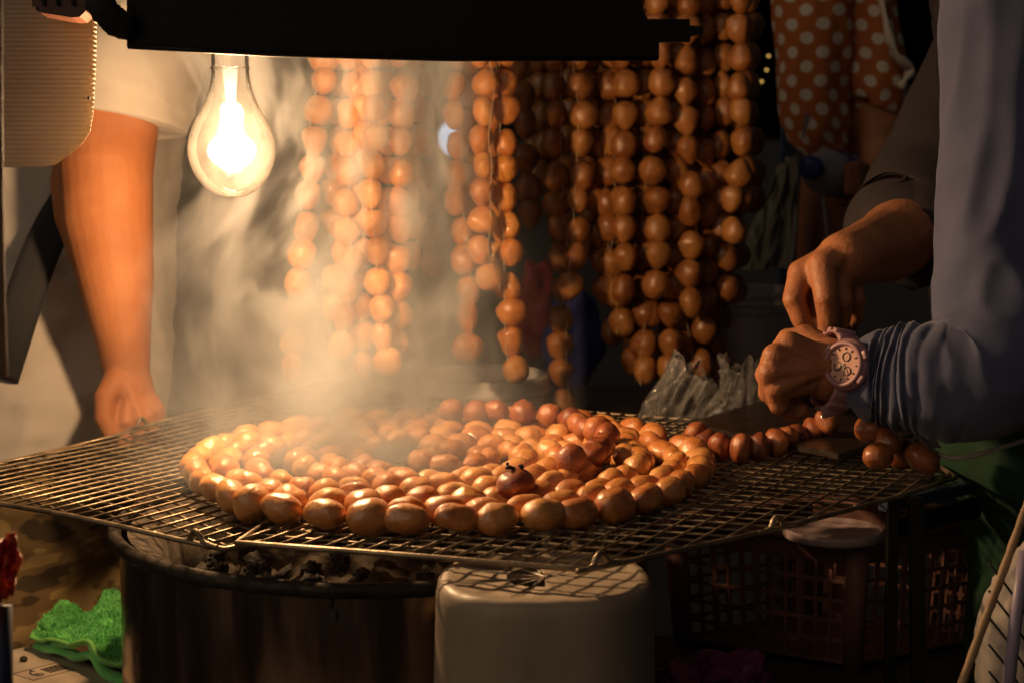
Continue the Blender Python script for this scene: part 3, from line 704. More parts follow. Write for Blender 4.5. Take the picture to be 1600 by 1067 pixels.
# towel
tw = empty('towel', tuple(PZ(140, 1010, TZ + .02))); tag(tw, 'bright green terry towel folded on the carton beside the stove', 'towel')
n = 60
def tz(u, v):
    q = Vector((u * 3, v * 3, 5)); return .024 + .010 * u + .012 * mn.noise(q) + .005 * mn.noise(q * 2.3) + .012 * v * (1 - u) + .010 * math.exp(-((u - .55 - .2 * v) / .12) ** 2)
T0 = PZ(50, 984, TZ + .03); T1 = PZ(205, 1044, TZ + .03); T2 = PZ(200, 940, TZ + .03); T3 = PZ(80, 962, TZ + .03)
def tpt(u, v):
    p = T0.lerp(T1, u).lerp(T3.lerp(T2, u), v); p = p + Vector((.006 * mn.noise(Vector((u * 6, v * 6, 0))), .008 * mn.noise(Vector((u * 5, v * 5, 4))), 0)); p.z = TZ + tz(u, v); return p
V = [tpt(i / n, j / n) for i in range(n + 1) for j in range(n + 1)]; F = [(i * (n + 1) + j, i * (n + 1) + j + 1, (i + 1) * (n + 1) + j + 1, (i + 1) * (n + 1) + j) for i in range(n) for j in range(n)]
o = obj('cloth', (V, F), M['towel'], tw); md = o.modifiers.new('s', 'SOLIDIFY'); md.thickness = .006; md.offset = -1
V, F = [], []
for k in range(14000):
    u, v = random.random(), random.random(); p = tpt(u, v); h = random.uniform(.0018, .0042); a_ = random.uniform(0, 6.28); w_ = .0005
    d_ = Vector((math.cos(a_), math.sin(a_), 0)); le = Vector((random.uniform(-1, 1), random.uniform(-1, 1), 1.1)).normalized() * h; b_ = len(V)
    V += [p - d_ * w_, p + d_ * w_, p + le + d_ * w_ * .6, p + le - d_ * w_ * .6]; F.append((b_, b_ + 1, b_ + 2, b_ + 3))
tag(obj('terry_pile', (V, F), M['towel'], tw), kind='stuff')
hem = [tpt(0, 1 - i / 10) for i in range(11)] + [tpt(i / 30, 0) for i in range(1, 31)]
obj('hem', tube([p + Vector((0, -.001, -.001)) for p in hem], [(.0022 + .001 * mn.noise(Vector((i * .4, 0, 0))), .0032) for i in range(len(hem))], 10, hint=Vector((0, 0, 1))), M['towel_edge'], tw)
obj('folded_layer', tube([tpt(i / 24, .02) + Vector((.006, .004, -.012 - .012 * i / 24)) for i in range(25)], [(.005 + .003 * mn.noise(Vector((i * .23, 3, 0))), .010) for i in range(25)], 12), M['towel'], tw)

# ================================================================== white tub below the front corner
tp = P(853, 1000, 1.31); tcx, tcy = tp.x, tp.y + .06
tu = empty('plastic_tub', (tcx, tcy, TZ)); tag(tu, 'upturned cream plastic tub in front of the stove', 'tub')
def sq(r, k, e=3.0): 
    c_, s_ = math.cos(k), math.sin(k); return r / (abs(c_) ** e + abs(s_) ** e) ** (1 / e)
V, F = [], []; pr = [(.092, TZ + .001), (.090, TZ + .06), (.0875, TZ + .14), (.0862, TZ + .20), (.0858, TZ + .214), (.0845, TZ + .221), (.081, TZ + .2255), (.075, TZ + .227), (.072, TZ + .2255), (.03, TZ + .225), (0, TZ + .225)]
sg = 72
for r_, z in pr:
    for k in range(sg):
        a_ = 2 * math.pi * k / sg; q = sq(r_, a_, 2.6) * (1 + .008 * mn.noise(Vector((math.cos(a_) * 2, math.sin(a_) * 2, z * 12))))
        V.append((tcx + q * math.cos(a_), tcy + q * math.sin(a_) * .95, z + .0015 * mn.noise(Vector((math.cos(a_) * 3, math.sin(a_) * 3, 1)))))
for i in range(len(pr) - 1):
    for k in range(sg): F.append((i * sg + k, i * sg + (k + 1) % sg, (i + 1) * sg + (k + 1) % sg, (i + 1) * sg + k))
me = weld(make_mesh('body', (V, F), M['tub'])); obj('body', me, None, tu)

# ================================================================== crate
cr = empty('plastic_crate', tuple(PZ(1330, 1046, TZ))); tag(cr, 'dim openwork plastic crate under the right end of the grill', 'crate')
k0 = PZ(1332, 1046, TZ + .002); kl = PZ(1068, 1004, TZ + .002); kr = PZ(1530, 1002, TZ + .002); kb_ = kl + kr - k0
HT = .142; cc_ = (k0 + kb_) / 2
def wall(a, b, nc, nr):
    parts = []; fl = 1.07
    A = lambda u, h: (a.lerp(b, u) - cc_) * (1 + (fl - 1) * h) + cc_ + Vector((0, 0, HT * h))
    t_ = .004
    for i in range(nc + 1):
        u = .05 + .90 * i / nc; wd = .0034 if i % 3 else .0055
        parts.append(bar(A(u, .04), A(u, .98), t_, wd * 1.2, .0006, up=(b - a).normalized()))
    for j in range(nr + 1):
        h = .05 + .78 * j / nr; parts.append(bar(A(.01, h), A(.99, h), t_ * .9, .0042, .0006))
    parts.append(bar(A(0, .90), A(1, .90), t_ * 1.05, .018, .001))
    return parts
for a, b, nc in ((k0, kl, 11), (k0, kr, 9), (kl, kb_, 9), (kr, kb_, 11)): obj('lattice_wall', join(*wall(a, b, nc, 5)), M['crate'], cr, smooth=False)
for q in (k0, kl, kr, kb_):
    top = (q - cc_) * 1.07 + cc_ + Vector((0, 0, HT)); obj('corner_post', tube([q, q.lerp(top, .5), top], [.011, .0125, .014], 14), M['crate'], cr)
tops = [(q - cc_) * 1.075 + cc_ + Vector((0, 0, HT)) for q in (k0, kr, kb_, kl)]
rimp = []
for a, b in zip(tops, tops[1:] + tops[:1]): rimp += [a.lerp(b, f) for f in (.06, .3, .6, .94)]
obj('rim', tube(rimp, [(.007, .009)] * len(rimp), 10, closed=True), M['crate'], cr)
obj('base', (lambda v: (v, [(0, 1, 2, 3)]))([k0 + Vector((0, 0, .004)), kr + Vector((0, 0, .004)), kb_ + Vector((0, 0, .004)), kl + Vector((0, 0, .004))]), M['crate'], cr)
lp = PZ(1303, 826, TZ + HT + .012)
tag(obj('plastic_plate', weld(make_mesh('plastic_plate', lathe([(0, -.001), (.046, -.001), (.049, .0015), (.052, .0015), (.0535, -.001), (.0535, -.007), (.0525, -.008)], 48, lp), M['pink_lid']))), 'pale pink plastic plate lying on top of the crate', 'plate')
# purple bag
V, F = [], []
bmx = bmesh.new(); bmesh.ops.create_icosphere(bmx, subdivisions=5, radius=1)
pc = PZ(1120, 1080, TZ + .03)
for v in bmx.verts:
    q = v.co.copy(); r_ = 1 + .35 * mn.noise(q * 1.7) + .22 * abs(mn.noise(q * 4.5)) + .10 * abs(mn.noise(q * 10)); v.co = pc + Vector((q.x * .055, q.y * .045, q.z * .038)) * r_
me = bpy.data.meshes.new('crumpled_bag'); bmx.to_mesh(me); bmx.free(); me.materials.append(M['purple'])
tag(obj('crumpled_bag', me, None), 'crumpled dark purple plastic bag in front of the crate', 'bag')
# metal rack
rk = empty('metal_rack', tuple(PZ(1412, 1067, .3))); tag(rk, 'dark metal rack with two thin uprights before the crate', 'rack')
for x0, x1, wd in ((1394, 1386, .010), (1431, 1440, .013)):
    obj('upright', bar(P(x0, 775, 1.60), P(x1, 1500, 1.60), wd, wd, .001, up=Vector((0, 1, 0))), M['black'], rk, smooth=False)
obj('top_rail', bar(P(1380, 790, 1.60), P(1530, 757, 1.72), .012, .012, .002), M['blue_paint_and_sheen'], rk, smooth=False)  # blue reflected sheen put into the rail's colour
obj('top_rail', bar(P(1400, 824, 1.62), P(1530, 790, 1.72), .006, .02, .001), M['black'], rk, smooth=False)

# ================================================================== things behind the grill
bt = empty('back_table', (.5, 2.5, 0)); tag(bt, 'dark side table behind the grill holding bowl and bucket', 'table')
BZ = .80
obj('table_top', box((.50, 2.52, BZ - .015), (1.3, .84, .03), bev=.003), M['table'], bt)
for sx in (-.1, 1.1):
    for sy in (2.15, 2.88): obj('leg', box((sx, sy, (BZ - .03) / 2), (.035, .035, BZ - .031), bev=.003), M['table'], bt)
bp = PY(755, 596, 2.28); bw = empty('clear_bowl', (bp.x, bp.y, BZ)); tag(bw, 'clear plastic tub with a wide rim behind the coil', 'tub')
h_ = bp.z - BZ
obj('wall', weld(make_mesh('wall', lathe([(0, .002), (.070, .002), (.076, .008), (.083, h_ - .022), (.086, h_ - .012)], 64, (bp.x, bp.y, BZ)), M['bowl_clear'])), None, bw)
obj('rim', lathe([(.086, h_ - .014), (.0905, h_ - .013), (.0915, h_ - .006), (.089, h_ - .001), (.0885, h_ + .004), (.0875, h_ + .010), (.085, h_ + .012), (.083, h_ + .004), (.082, h_ - .008)], 64, (bp.x, bp.y, BZ)), M['bowl_clear'], bw)
bp = PY(1165, 455, 2.66); bk = empty('bucket', (bp.x, bp.y, BZ)); tag(bk, 'frosted white plastic bucket behind the hanging sausages', 'bucket'); h_ = bp.z - BZ
obj('wall', weld(make_mesh('wall', lathe([(0, .002), (.068, .002), (.073, .01), (.083, h_ * .8), (.085, h_)], 64, (bp.x, bp.y, BZ)), M['bucket'])), None, bk)
for f_, r_ in ((1.0, .088), (.93, .0865), (.86, .0855)):
    obj('rim_ring', tube([(bp.x + r_ * math.cos(k * math.pi / 30), bp.y + r_ * math.sin(k * math.pi / 30), BZ + h_ * f_) for k in range(60)], [(.004, .002)] * 60, 8, closed=True), M['bucket'], bk)
def crumple(name, label, pxs, d, mat, seed, amp=.03, n=60, cat_='bag', thick=.0004):
    """pxs = four corners (bl, br, tr, tl)"""
    V, F = [], []; c = [P(x, y, dd) for x, y, dd in pxs]
    for i in range(n + 1):
        for j in range(n + 1):
            u, v = i / n, j / n; p = c[0].lerp(c[1], u).lerp(c[3].lerp(c[2], u), v)
            q = Vector((u * 1.1, v * .8, seed)); dv = Vector((abs(mn.noise(q * 1.3)) + .5 * abs(mn.noise(q * 3.1 + Vector((5, 0, 0)))) - .3, 1.6 * (abs(mn.noise(q * 1.7 + Vector((0, 9, 0)))) + .6 * abs(mn.noise(q * 4)) - .35), abs(mn.noise(q * 1.9 + Vector((0, 0, 7)))) + .5 * abs(mn.noise(q * 4.2)) - .3))
            V.append(p + dv * amp * (1 + .6 * v))
    for i in range(n):
        for j in range(n): a_ = i * (n + 1) + j; F.append((a_, a_ + 1, a_ + n + 2, a_ + n + 1))
    o = obj(name, (V, F), mat); return tag(o, label, cat_)
def pouch(label, px, py, d, wd, ht, seed, lean):
    base = P(px, py, d); pts, rr = [], []
    for i in range(46):
        f_ = i / 45; pts.append(base + Vector((lean * f_ * f_, 0, ht * f_))); w_ = wd * (1.0 - .35 * f_ + .25 * max(0, f_ - .6) / .4); rr.append((w_ * .55, w_))
    def dsp(tt, th, p):
        a_ = Vector((math.cos(th) * 2.1 + seed, math.sin(th) * 2.1, tt * 1.6)); b_ = Vector((math.cos(th) * 4.6, math.sin(th) * 4.6 + seed, tt * 2.6))
        return .80 + .55 * abs(mn.noise(a_)) + .42 * abs(mn.noise(b_)) * (.4 + tt) + .14 * abs(mn.noise(b_ * 2.3))
    V, F = tube(pts, rr, 150, cap=False, disp=dsp, hint=Vector((0, 1, 0)))
    for i in range(150):                      # ragged mouth
        for q in range(8): V[(45 - q) * 150 + i].z += (1 - q / 8) * .030 * mn.noise(Vector((math.cos(i / 150 * 6.283) * 2.2 + seed, math.sin(i / 150 * 6.283) * 2.2, 0)))
    tag(obj('plastic_bag', (V, F), M['bag_clear']), label, 'bag')
pouch('crumpled clear plastic bag lying behind the right side of the coil', 1065, 695, 2.02, .052, .075, 3, .03)
pouch('second clear plastic bag bunched below the bucket, next to the hands', 1165, 655, 2.14, .040, .062, 8, .01)
# dark board
b0, b1, b2, b3 = PZ(1075, 660, GZ + .022), PZ(1205, 622, GZ + .022), PZ(1440, 672, GZ + .022), PZ(1310, 708, GZ + .018)
V = [b0, b1, b2, b3]; V = V + [p - Vector((0, 0, .006)) for p in V]
tag(obj('chopping_board', (V, [(0, 1, 2, 3), (7, 6, 5, 4), (0, 4, 5, 1), (1, 5, 6, 2), (2, 6, 7, 3), (3, 7, 4, 0)]), M['board'], smooth=False), 'oily dark board lying on the grill under the hands', 'board')
tag(obj('foam_tray', prism([(1416, 690), (1440, 678), (1462, 684), (1472, 700), (1440, 698)], 1.66, .01), M['white_cloth'], smooth=False), 'edge of a white foam tray beside the cut sausages', 'tray')
# blue pole
tag(obj('blue_pole', join(bar(PY(1237, -200, 2.98), Vector((PY(1237, 500, 2.98).x, 2.98, .0)), .026, .026, .002, up=Vector((0, 1, 0)))), M['blue_paint_and_sheen'], smooth=False), 'square dark blue metal pole behind the right of the curtain', 'pole')
# red and blue things far behind
def lump(name, label, px, py, d, s, mat, seed):
    bmx = bmesh.new(); bmesh.ops.create_icosphere(bmx, subdivisions=4, radius=1); c = P(px, py, d)
    for v in bmx.verts:
        q = v.co.copy(); r_ = 1 + .4 * mn.noise(q * 1.5 + Vector((seed, 0, 0))) + .2 * abs(mn.noise(q * 4)); v.co = c + Vector((q.x * s[0], q.y * s[1], q.z * s[2])) * r_
    me = bpy.data.meshes.new(name); bmx.to_mesh(me); bmx.free(); me.materials.append(mat)
    me.polygons.foreach_set('use_smooth', [True] * len(me.polygons)); return tag(obj(name, me, None), label, 'bag')
lump('cloth_bag', 'blurred dark blue bag far behind the curtain of strands', 895, 530, 3.1, (.045, .04, .10), M['blue_dim'], 2)
lump('cloth_bag', 'blurred red bag far behind, left of the dark blue one', 840, 480, 3.2, (.035, .03, .08), M['red_dim'], 5)
# distant lamps
fl = emit('distant_lamp', (.55, .75, 1.0), .9); gd = emit('fairy_light', (1, .6, .15), 1.2)
tag(obj('distant_lamp', ball(P(714, 216, 5.0), (.055, .02, .055), 20, 12), fl), 'pale blue round lamp far behind the middle strands', 'lamp')
for i, (x, y, lb_) in enumerate(((1201, 88, 'topmost tiny golden light left of the pole'), (1198, 110, 'middle tiny golden light left of the pole'), (1190, 128, 'lowest tiny golden light left of the pole'), (1217, 48, 'golden light close to the pole near the top edge'))):
    tag(obj('fairy_light', ball(P(x, y, 4.2), .003, 8, 6), gd), lb_, 'light', 'tiny golden lights')

# ================================================================== people
def skin_disp(V, amp, s):
    return [p + p.normalized() * 0 for p in V]
def ruffle(me, amp, scale, seed=0, aniso=(1, 1, 1), ridge=True):
    off = Vector((seed * 5.3, seed * 2.1, 0)); nr = [v.normal.copy() for v in me.vertices]
    for v, nn_ in zip(me.vertices, nr):
        q = Vector((v.co.x * aniso[0], v.co.y * aniso[1], v.co.z * aniso[2])) * scale + off
        h = (1 - 2 * abs(mn.noise(q))) * .7 + .35 * (1 - 2 * abs(mn.noise(q * 2.3))) if ridge else mn.noise(q)
        v.co += nn_ * (amp * h)
    me.update(); return me
# --- left man
p1 = empty('person', tuple(P(120, 1400, 2.2))); tag(p1, 'person in a white T-shirt with bare arm hanging beside the stall', 'person')
pa = []
pa += cone_chain([(P(205, 40, 2.17), .062), (P(176, 170, 2.11), .0575), (P(165, 270, 2.08), .0565), (P(168, 350, 2.07), .0540), (P(181, 440, 2.06), .0450), (P(192, 530, 2.05), .0330), (P(198, 585, 2.05), .0275), (P(205, 620, 2.05), .029)], 24)
pa += cone_chain([(P(130, 215, 2.12), .030), (P(112, 285, 2.10), .026), (P(118, 335, 2.09), .026), (P(150, 420, 2.08), .026), (P(175, 520, 2.06), .018)], 16)
W_ = P(200, 592, 2.05)
for kx, ky, kd, tx, ty, td in ((174, 648, 2.035, 180, 690, 2.06), (196, 662, 2.022, 199, 704, 2.05), (220, 660, 2.022, 221, 702, 2.05), (243, 644, 2.035, 240, 684, 2.06)):
    pa += cone_chain([(W_, .020), (P((kx + 200) / 2, (ky + 592) / 2, kd + .014), .016), (P(kx, ky, kd), .0130)], 12)
    pa += cone_chain([(P(200, 598, 2.022), .004), (P((kx + 200) / 2, (ky + 598) / 2, kd - .002), .005), (P(kx, ky - 3, kd - .007), .0095)], 8)
    pa += cone_chain([(P(kx, ky, kd), .0125), (P((kx + tx) / 2 - 1, (ky + ty) / 2 + 8, kd - .004), .0110), (P(tx, ty, td), .0115), (P(tx, ty - 16, td + .015), .0105)], 12)
pa += cone_chain([(P(182, 598, 2.03), .018), (P(164, 622, 2.015), .0135), (P(163, 655, 2.01), .0120), (P(172, 676, 2.01), .0100)], 12)
pa += cone_chain([(P(150, 0, 2.28), .08), (P(110, 350, 2.30), .09), (P(100, 720, 2.30), .09)], 16)
body = fuse(pa, .0030, 3, 'body', M['skin'])
obj('body', body, None, p1)
# shirt torso
def torso(path, seg=72, n=90, mat=None):
    pc = cat([(*P(x, y, d), a, b_) for x, y, d, a, b_ in path], n, True)
    return tube([Vector(q[:3]) for q in pc], [(q[4], q[3]) for q in pc], seg, hint=Vector((0, 1, 0)))
V, F = torso([(120, -120, 2.30, .16, .12), (110, 100, 2.31, .150, .125), (108, 300, 2.32, .135, .125), (106, 450, 2.31, .130, .125), (92, 560, 2.29, .140, .128), (75, 660, 2.26, .150, .135), (60, 738, 2.25, .152, .137)])
# hem drops towards the left
me = make_mesh('shirt', (V, F), M['white_cloth'])
for v in me.vertices:
    f_ = max(0, min(1, (P(0, 480, 2.3).z - v.co.z) / .2)); v.co.z += f_ * (v.co.x - P(60, 0, 2.3).x) * .42
ruffle(me, .011, 7, 1, (2.2, 1.2, 1.5)); ruffle(me, .004, 17, 2, (2.0, 1.2, 1.3))
sl = cat([(*P(240, -60, 2.16), .098), (*P(212, 60, 2.14), .094), (*P(196, 130, 2.12), .086), (*P(188, 178, 2.11), .080), (*P(186, 190, 2.108), .078), (*P(188, 178, 2.11), .0745), (*P(196, 130, 2.12), .074)], 60, True)
def sd(tt, th, p): return 1 + .07 * mn.noise(Vector((math.cos(th) * 1.3, math.sin(th) * 1.3, p.z * 18))) + .14 * (.3 - abs(mn.noise(Vector((math.cos(th) * 1.1 + p.z * 9, math.sin(th) * 1.1, p.z * 26))))) * (1 if tt < .5 else .4)
V2, F2 = tube([Vector(q[:3]) for q in sl], [q[3] for q in sl], 56, cap=False, disp=sd, hint=Vector((0, 1, 0)))
me2 = make_mesh('sleeve', (V2, F2), M['white_cloth'])
obj('shirt', me, None, p1); obj('sleeve', me2, None, p1)
obj('bag_strap', tube(cat([P(150, 250, 2.15), P(85, 350, 2.145), P(50, 430, 2.12), P(28, 500, 2.11), P(0, 590, 2.12)], 24), [(.003, .024)] * 24, 10, hint=Vector((0, -1, 0))), M['black_strap'], p1)
tr_ = []
tr_ += cone_chain([(P(70, 640, 2.30), .145), (P(75, 760, 2.30), .15)], 24)
tr_ += cone_chain([(P(20, 780, 2.27), .095), (P(10, 1100, 2.27), .085), (P(5, 1500, 2.27), .075)], 20)
tr_ += cone_chain([(P(150, 780, 2.33), .095), (P(165, 1100, 2.33), .085), (P(170, 1500, 2.33), .075)], 20)
trm = fuse(tr_, .009, 8, 'trousers', M['camo']); ruffle(trm, .007, 8, 5, (1, 1, 1.6)); obj('trousers', trm, None, p1)
# --- pale person behind
p2 = empty('person', tuple(P(262, 1250, 2.95))); tag(p2, 'blurred person in a pale grey shirt behind the man in white', 'person')
V, F = torso([(270, -100, 2.95, .085, .09), (268, 120, 2.95, .075, .09), (258, 330, 2.95, .070, .09), (262, 560, 2.95, .078, .09), (268, 640, 2.95, .08, .09)])
me = make_mesh('shirt', (V, F), M['grey_cloth']); ruffle(me, .008, 9, 3, (1, 1, 2)); obj('shirt', me, None, p2)
V, F = torso([(268, 600, 2.96, .075, .08), (268, 900, 2.96, .07, .075), (268, 1240, 2.96, .06, .06)])
obj('body', (V, F), M['dark_cloth'], p2)
obj('bag_strap', tube(cat([P(300, 60, 2.85), P(290, 130, 2.84), P(276, 200, 2.845), P(262, 240, 2.85)], 14), [(.002, .016)] * 14, 8, hint=Vector((0, -1, 0))), M['blue_paint_and_sheen'], p2)

# --- person in blue long sleeves, right
p3 = empty('person', tuple(P(1680, 1700, 1.75))); tag(p3, 'person in a blue-grey long sleeved shirt and green apron working at the right', 'person')
hb = []
wr = P(1330, 583, 1.635)
hb += cone_chain([(P(1480, 590, 1.60), .040), (P(1400, 587, 1.615), .0355), (wr, .0305), (P(1296, 577, 1.628), .030)], 20)
fing = [  # mcp, pip, dip, tip (px, py, depth), base radius
    ((1234, 538, 1.612), (1212, 556, 1.640), (1220, 588, 1.655), (1236, 604, 1.650), .0118),
    ((1211, 557, 1.606), (1199, 585, 1.632), (1212, 614, 1.648), (1232, 622, 1.646), .0120),
    ((1204, 582, 1.604), (1203, 612, 1.624), (1220, 634, 1.638), (1240, 634, 1.638), .0116),
    ((1213, 606, 1.606), (1218, 632, 1.618), (1236, 644, 1.630), (1252, 640, 1.630), .0104)]
for a_, b_, c_, d_, r_ in fing:
    hb += cone_chain([(P(1300, 577, 1.625), .019), (P((a_[0] * 2 + 1300) / 3, (a_[1] * 2 + 577) / 3, a_[2] + .008), .0145), (P(*a_), r_ * 1.08)], 12)
    hb += cone_chain([(P(*a_), r_ * 1.06), (P(*b_), r_ * .92), (P(*c_), r_ * .86), (P(*d_), r_ * .78)], 12)
for a_, b_, c_, d_, r_ in fing:
    hb += cone_chain([(P(1304, 574, 1.606), .004), (P((a_[0] + 1304) / 2, (a_[1] + 574) / 2, a_[2] - .006), .0048), (P(a_[0] + 4, a_[1], a_[2] - .006), .0075)], 8)
    hb += [ball(P(b_[0] - 1, b_[1], b_[2] - .003), r_ * .98, 10, 8)]
hb += cone_chain([(P(1292, 556, 1.645), .019), (P(1258, 530, 1.662), .0145), (P(1232, 532, 1.668), .0122), (P(1218, 548, 1.672), .0105)], 12)
hb += cone_chain([(P(1480, 585, 1.60), .036), (P(1530, 560, 1.60), .036), (P(1562, 300, 1.62), .04), (P(1580, 0, 1.66), .055), (P(1700, -60, 1.75), .07), (P(1710, 500, 1.78), .085), (P(1710, 900, 1.78), .085)], 16)
obj('body', fuse(hb, .0022, 3, 'body', M['skin_dark']), None, p3)
nails = []
# sleeve
sp_ = cat([(*P(1600, -90, 1.67), .075), (*P(1585, 60, 1.65), .066), (*P(1578, 220, 1.635), .061), (*P(1570, 360, 1.615), .0605), (*P(1570, 450, 1.60), .0615), (*P(1566, 530, 1.588), .061), (*P(1538, 582, 1.583), .058), (*P(1490, 592, 1.588), .0545), (*P(1440, 590, 1.597), .0510), (*P(1414, 590, 1.603), .0475), (*P(1390, 588, 1.609), .0450), (*P(1382, 587, 1.611), .0430), (*P(1388, 587, 1.609), .0395), (*P(1400, 590, 1.605), .040)], 240, True)
def sleeve_d(tt, th, p):
    f_ = max(0, min(1, (tt - .50) / .28)); g_ = max(0, 1 - abs(tt - .47) / .22)
    ph = tt * 92 + 1.5 * math.sin(th + .6) + 2.4 * mn.noise(Vector((math.cos(th) * 1.2, math.sin(th) * 1.2, tt * 9)))
    fold = (abs(math.sin(ph * .85)) - .5)
    fold2 = math.sin(ph * .53 + 2 * math.sin(th * 2 + 1))
    n_ = mn.noise(Vector((math.cos(th) * 1.6, math.sin(th) * 1.6, tt * 26)))
    n2_ = 1 - 2 * abs(mn.noise(Vector((math.cos(th) * 2.2 + 4, math.sin(th) * 2.2, tt * 16))))
    return 1 + f_ * (.18 * fold * (.45 + 1.2 * abs(n_)) + .05 * fold2 * n2_) + .03 * n_ + (1 - f_) * .08 * (1 - 2 * abs(mn.noise(Vector((math.cos(th) * 1.5 + 4 + tt * 5, math.sin(th) * 1.5, tt * 9)))))
V, F = tube([Vector(q[:3]) for q in sp_], [q[3] for q in sp_], 80, cap=False, disp=sleeve_d, hint=Vector((0, -1, 0)))
obj('sleeve', (V, F), M['blue_cloth'], p3)
V, F = torso([(1720, -140, 1.78, .13, .12), (1720, 150, 1.80, .112, .12), (1715, 420, 1.80, .108, .12), (1712, 640, 1.80, .11, .12), (1712, 760, 1.80, .112, .12)])
me = make_mesh('shirt', (V, F), M['blue_cloth']); ruffle(me, .006, 10, 6, (1, 1, 2)); obj('shirt', me, None, p3)
V, F = torso([(1640, 610, 1.78, .105, .11), (1640, 690, 1.77, .116, .12), (1655, 760, 1.77, .104, .12), (1668, 850, 1.77, .088, .12), (1672, 960, 1.77, .090, .125), (1676, 1150, 1.77, .098, .13), (1680, 1400, 1.77, .105, .13)])
me = make_mesh('apron', (V, F), M['green_cloth']); ruffle(me, .010, 11, 7, (1.6, 1.6, .8)); ruffle(me, .003, 30, 8, (1.4, 1.4, 1)); obj('apron', me, None, p3)
obj('apron_string', tube(cat([P(1436, 682, 1.66), P(1452, 700, 1.64), P(1482, 714, 1.625), P(1520, 712, 1.62), P(1560, 700, 1.62), P(1620, 682, 1.63)], 30), [(.0025, .0022)] * 30, 8), M['sack'], p3)
# watch
wa = empty('wrist_watch', tuple(P(1300, 580, 1.62))); tag(wa, 'chunky mauve pink wristwatch on the wrist of the worker', 'watch')
ax = (P(1262, 572, 1.625) - P(1345, 586, 1.637)).normalized()       # along the forearm towards the hand
wc = P(1305, 579, 1.630)
toward = Vector((-.18, -.93, .32)); toward = (toward - ax * toward.dot(ax)).normalized(); side = ax.cross(toward).normalized()
MW = Matrix((ax, side, toward)).transposed()
ringp = []
for k in range(48):
    a_ = 2 * math.pi * k / 48; ringp.append(wc + side * (.0365 * math.cos(a_)) + toward * (.0335 * math.sin(a_)))
strap_o = obj('strap', tube(ringp, [(.0022, .011)] * 48, 12, closed=True, hint=ringp[0] - wc), M['watch'], wa)
for k in range(16):
    a_ = 2 * math.pi * k / 16
    if math.sin(a_) > .72: continue
    q = wc + side * (.0385 * math.cos(a_)) + toward * (.0355 * math.sin(a_)); rr = Matrix((ax, (-side * math.sin(a_) + toward * math.cos(a_)), (side * math.cos(a_) + toward * math.sin(a_)))).transposed()
    obj('strap_link', box(q, (.021, .0085, .004), rr, .0012), M['watch'], strap_o)
fa = (toward * .50 + ax * .86 + side * -.1).normalized(); fx = (ax - fa * ax.dot(fa)).normalized(); FM = Matrix((fx, fa.cross(fx), fa)).transposed()
fc = wc + toward * .036 + ax * .004
obj('case', lathe([(0, -.008), (.021, -.008), (.024, -.004), (.0245, .002), (.022, .006), (.0195, .0075)], 40, fc, FM), M['watch'], wa)
obj('bezel', lathe([(.0215, .006), (.0215, .0085), (.0195, .0098), (.0175, .0088), (.0165, .006)], 40, fc, FM), M['watch'], wa)
face_o = obj('face', lathe([(0, .0066), (.0172, .0066)], 32, fc, FM), M['watch_face'], wa)
for k in range(12):
    a_ = k * math.pi / 6; obj('hour_mark', box(fc + FM @ Vector((.0145 * math.cos(a_), .0145 * math.sin(a_), .0072)), (.0022, .001, .0008), FM @ Matrix.Rotation(a_, 3, 'Z')), M['watch_dark'], face_o)
for cx_, cy_ in ((.006, .003), (-.005, .006), (-.002, -.007)): obj('sub_dial', lathe([(.0035, .0069), (.0042, .0078), (.0046, .0069)], 20, fc + FM @ Vector((cx_, cy_, 0)), FM), M['watch_dark'], face_o)
obj('hand', box(fc + FM @ Vector((.003, .003, .0082)), (.009, .0011, .0005), FM @ Matrix.Rotation(.9, 3, 'Z')), M['white_cloth'], face_o); obj('hand', box(fc + FM @ Vector((-.002, .0035, .0085)), (.011, .0009, .0005), FM @ Matrix.Rotation(2.1, 3, 'Z')), M['white_cloth'], face_o)
for k in (-.5, .5, 2.64, 3.64): obj('guard', box(fc + FM @ Vector((.0235 * math.cos(k), .0235 * math.sin(k), .003)), (.005, .009, .009), FM @ Matrix.Rotation(k, 3, 'Z'), .0012), M['watch'], wa)
obj('strap_tail', bar(P(1284, 645, 1.612), P(1322, 634, 1.622), .004, .011, .0012), M['watch'], wa)

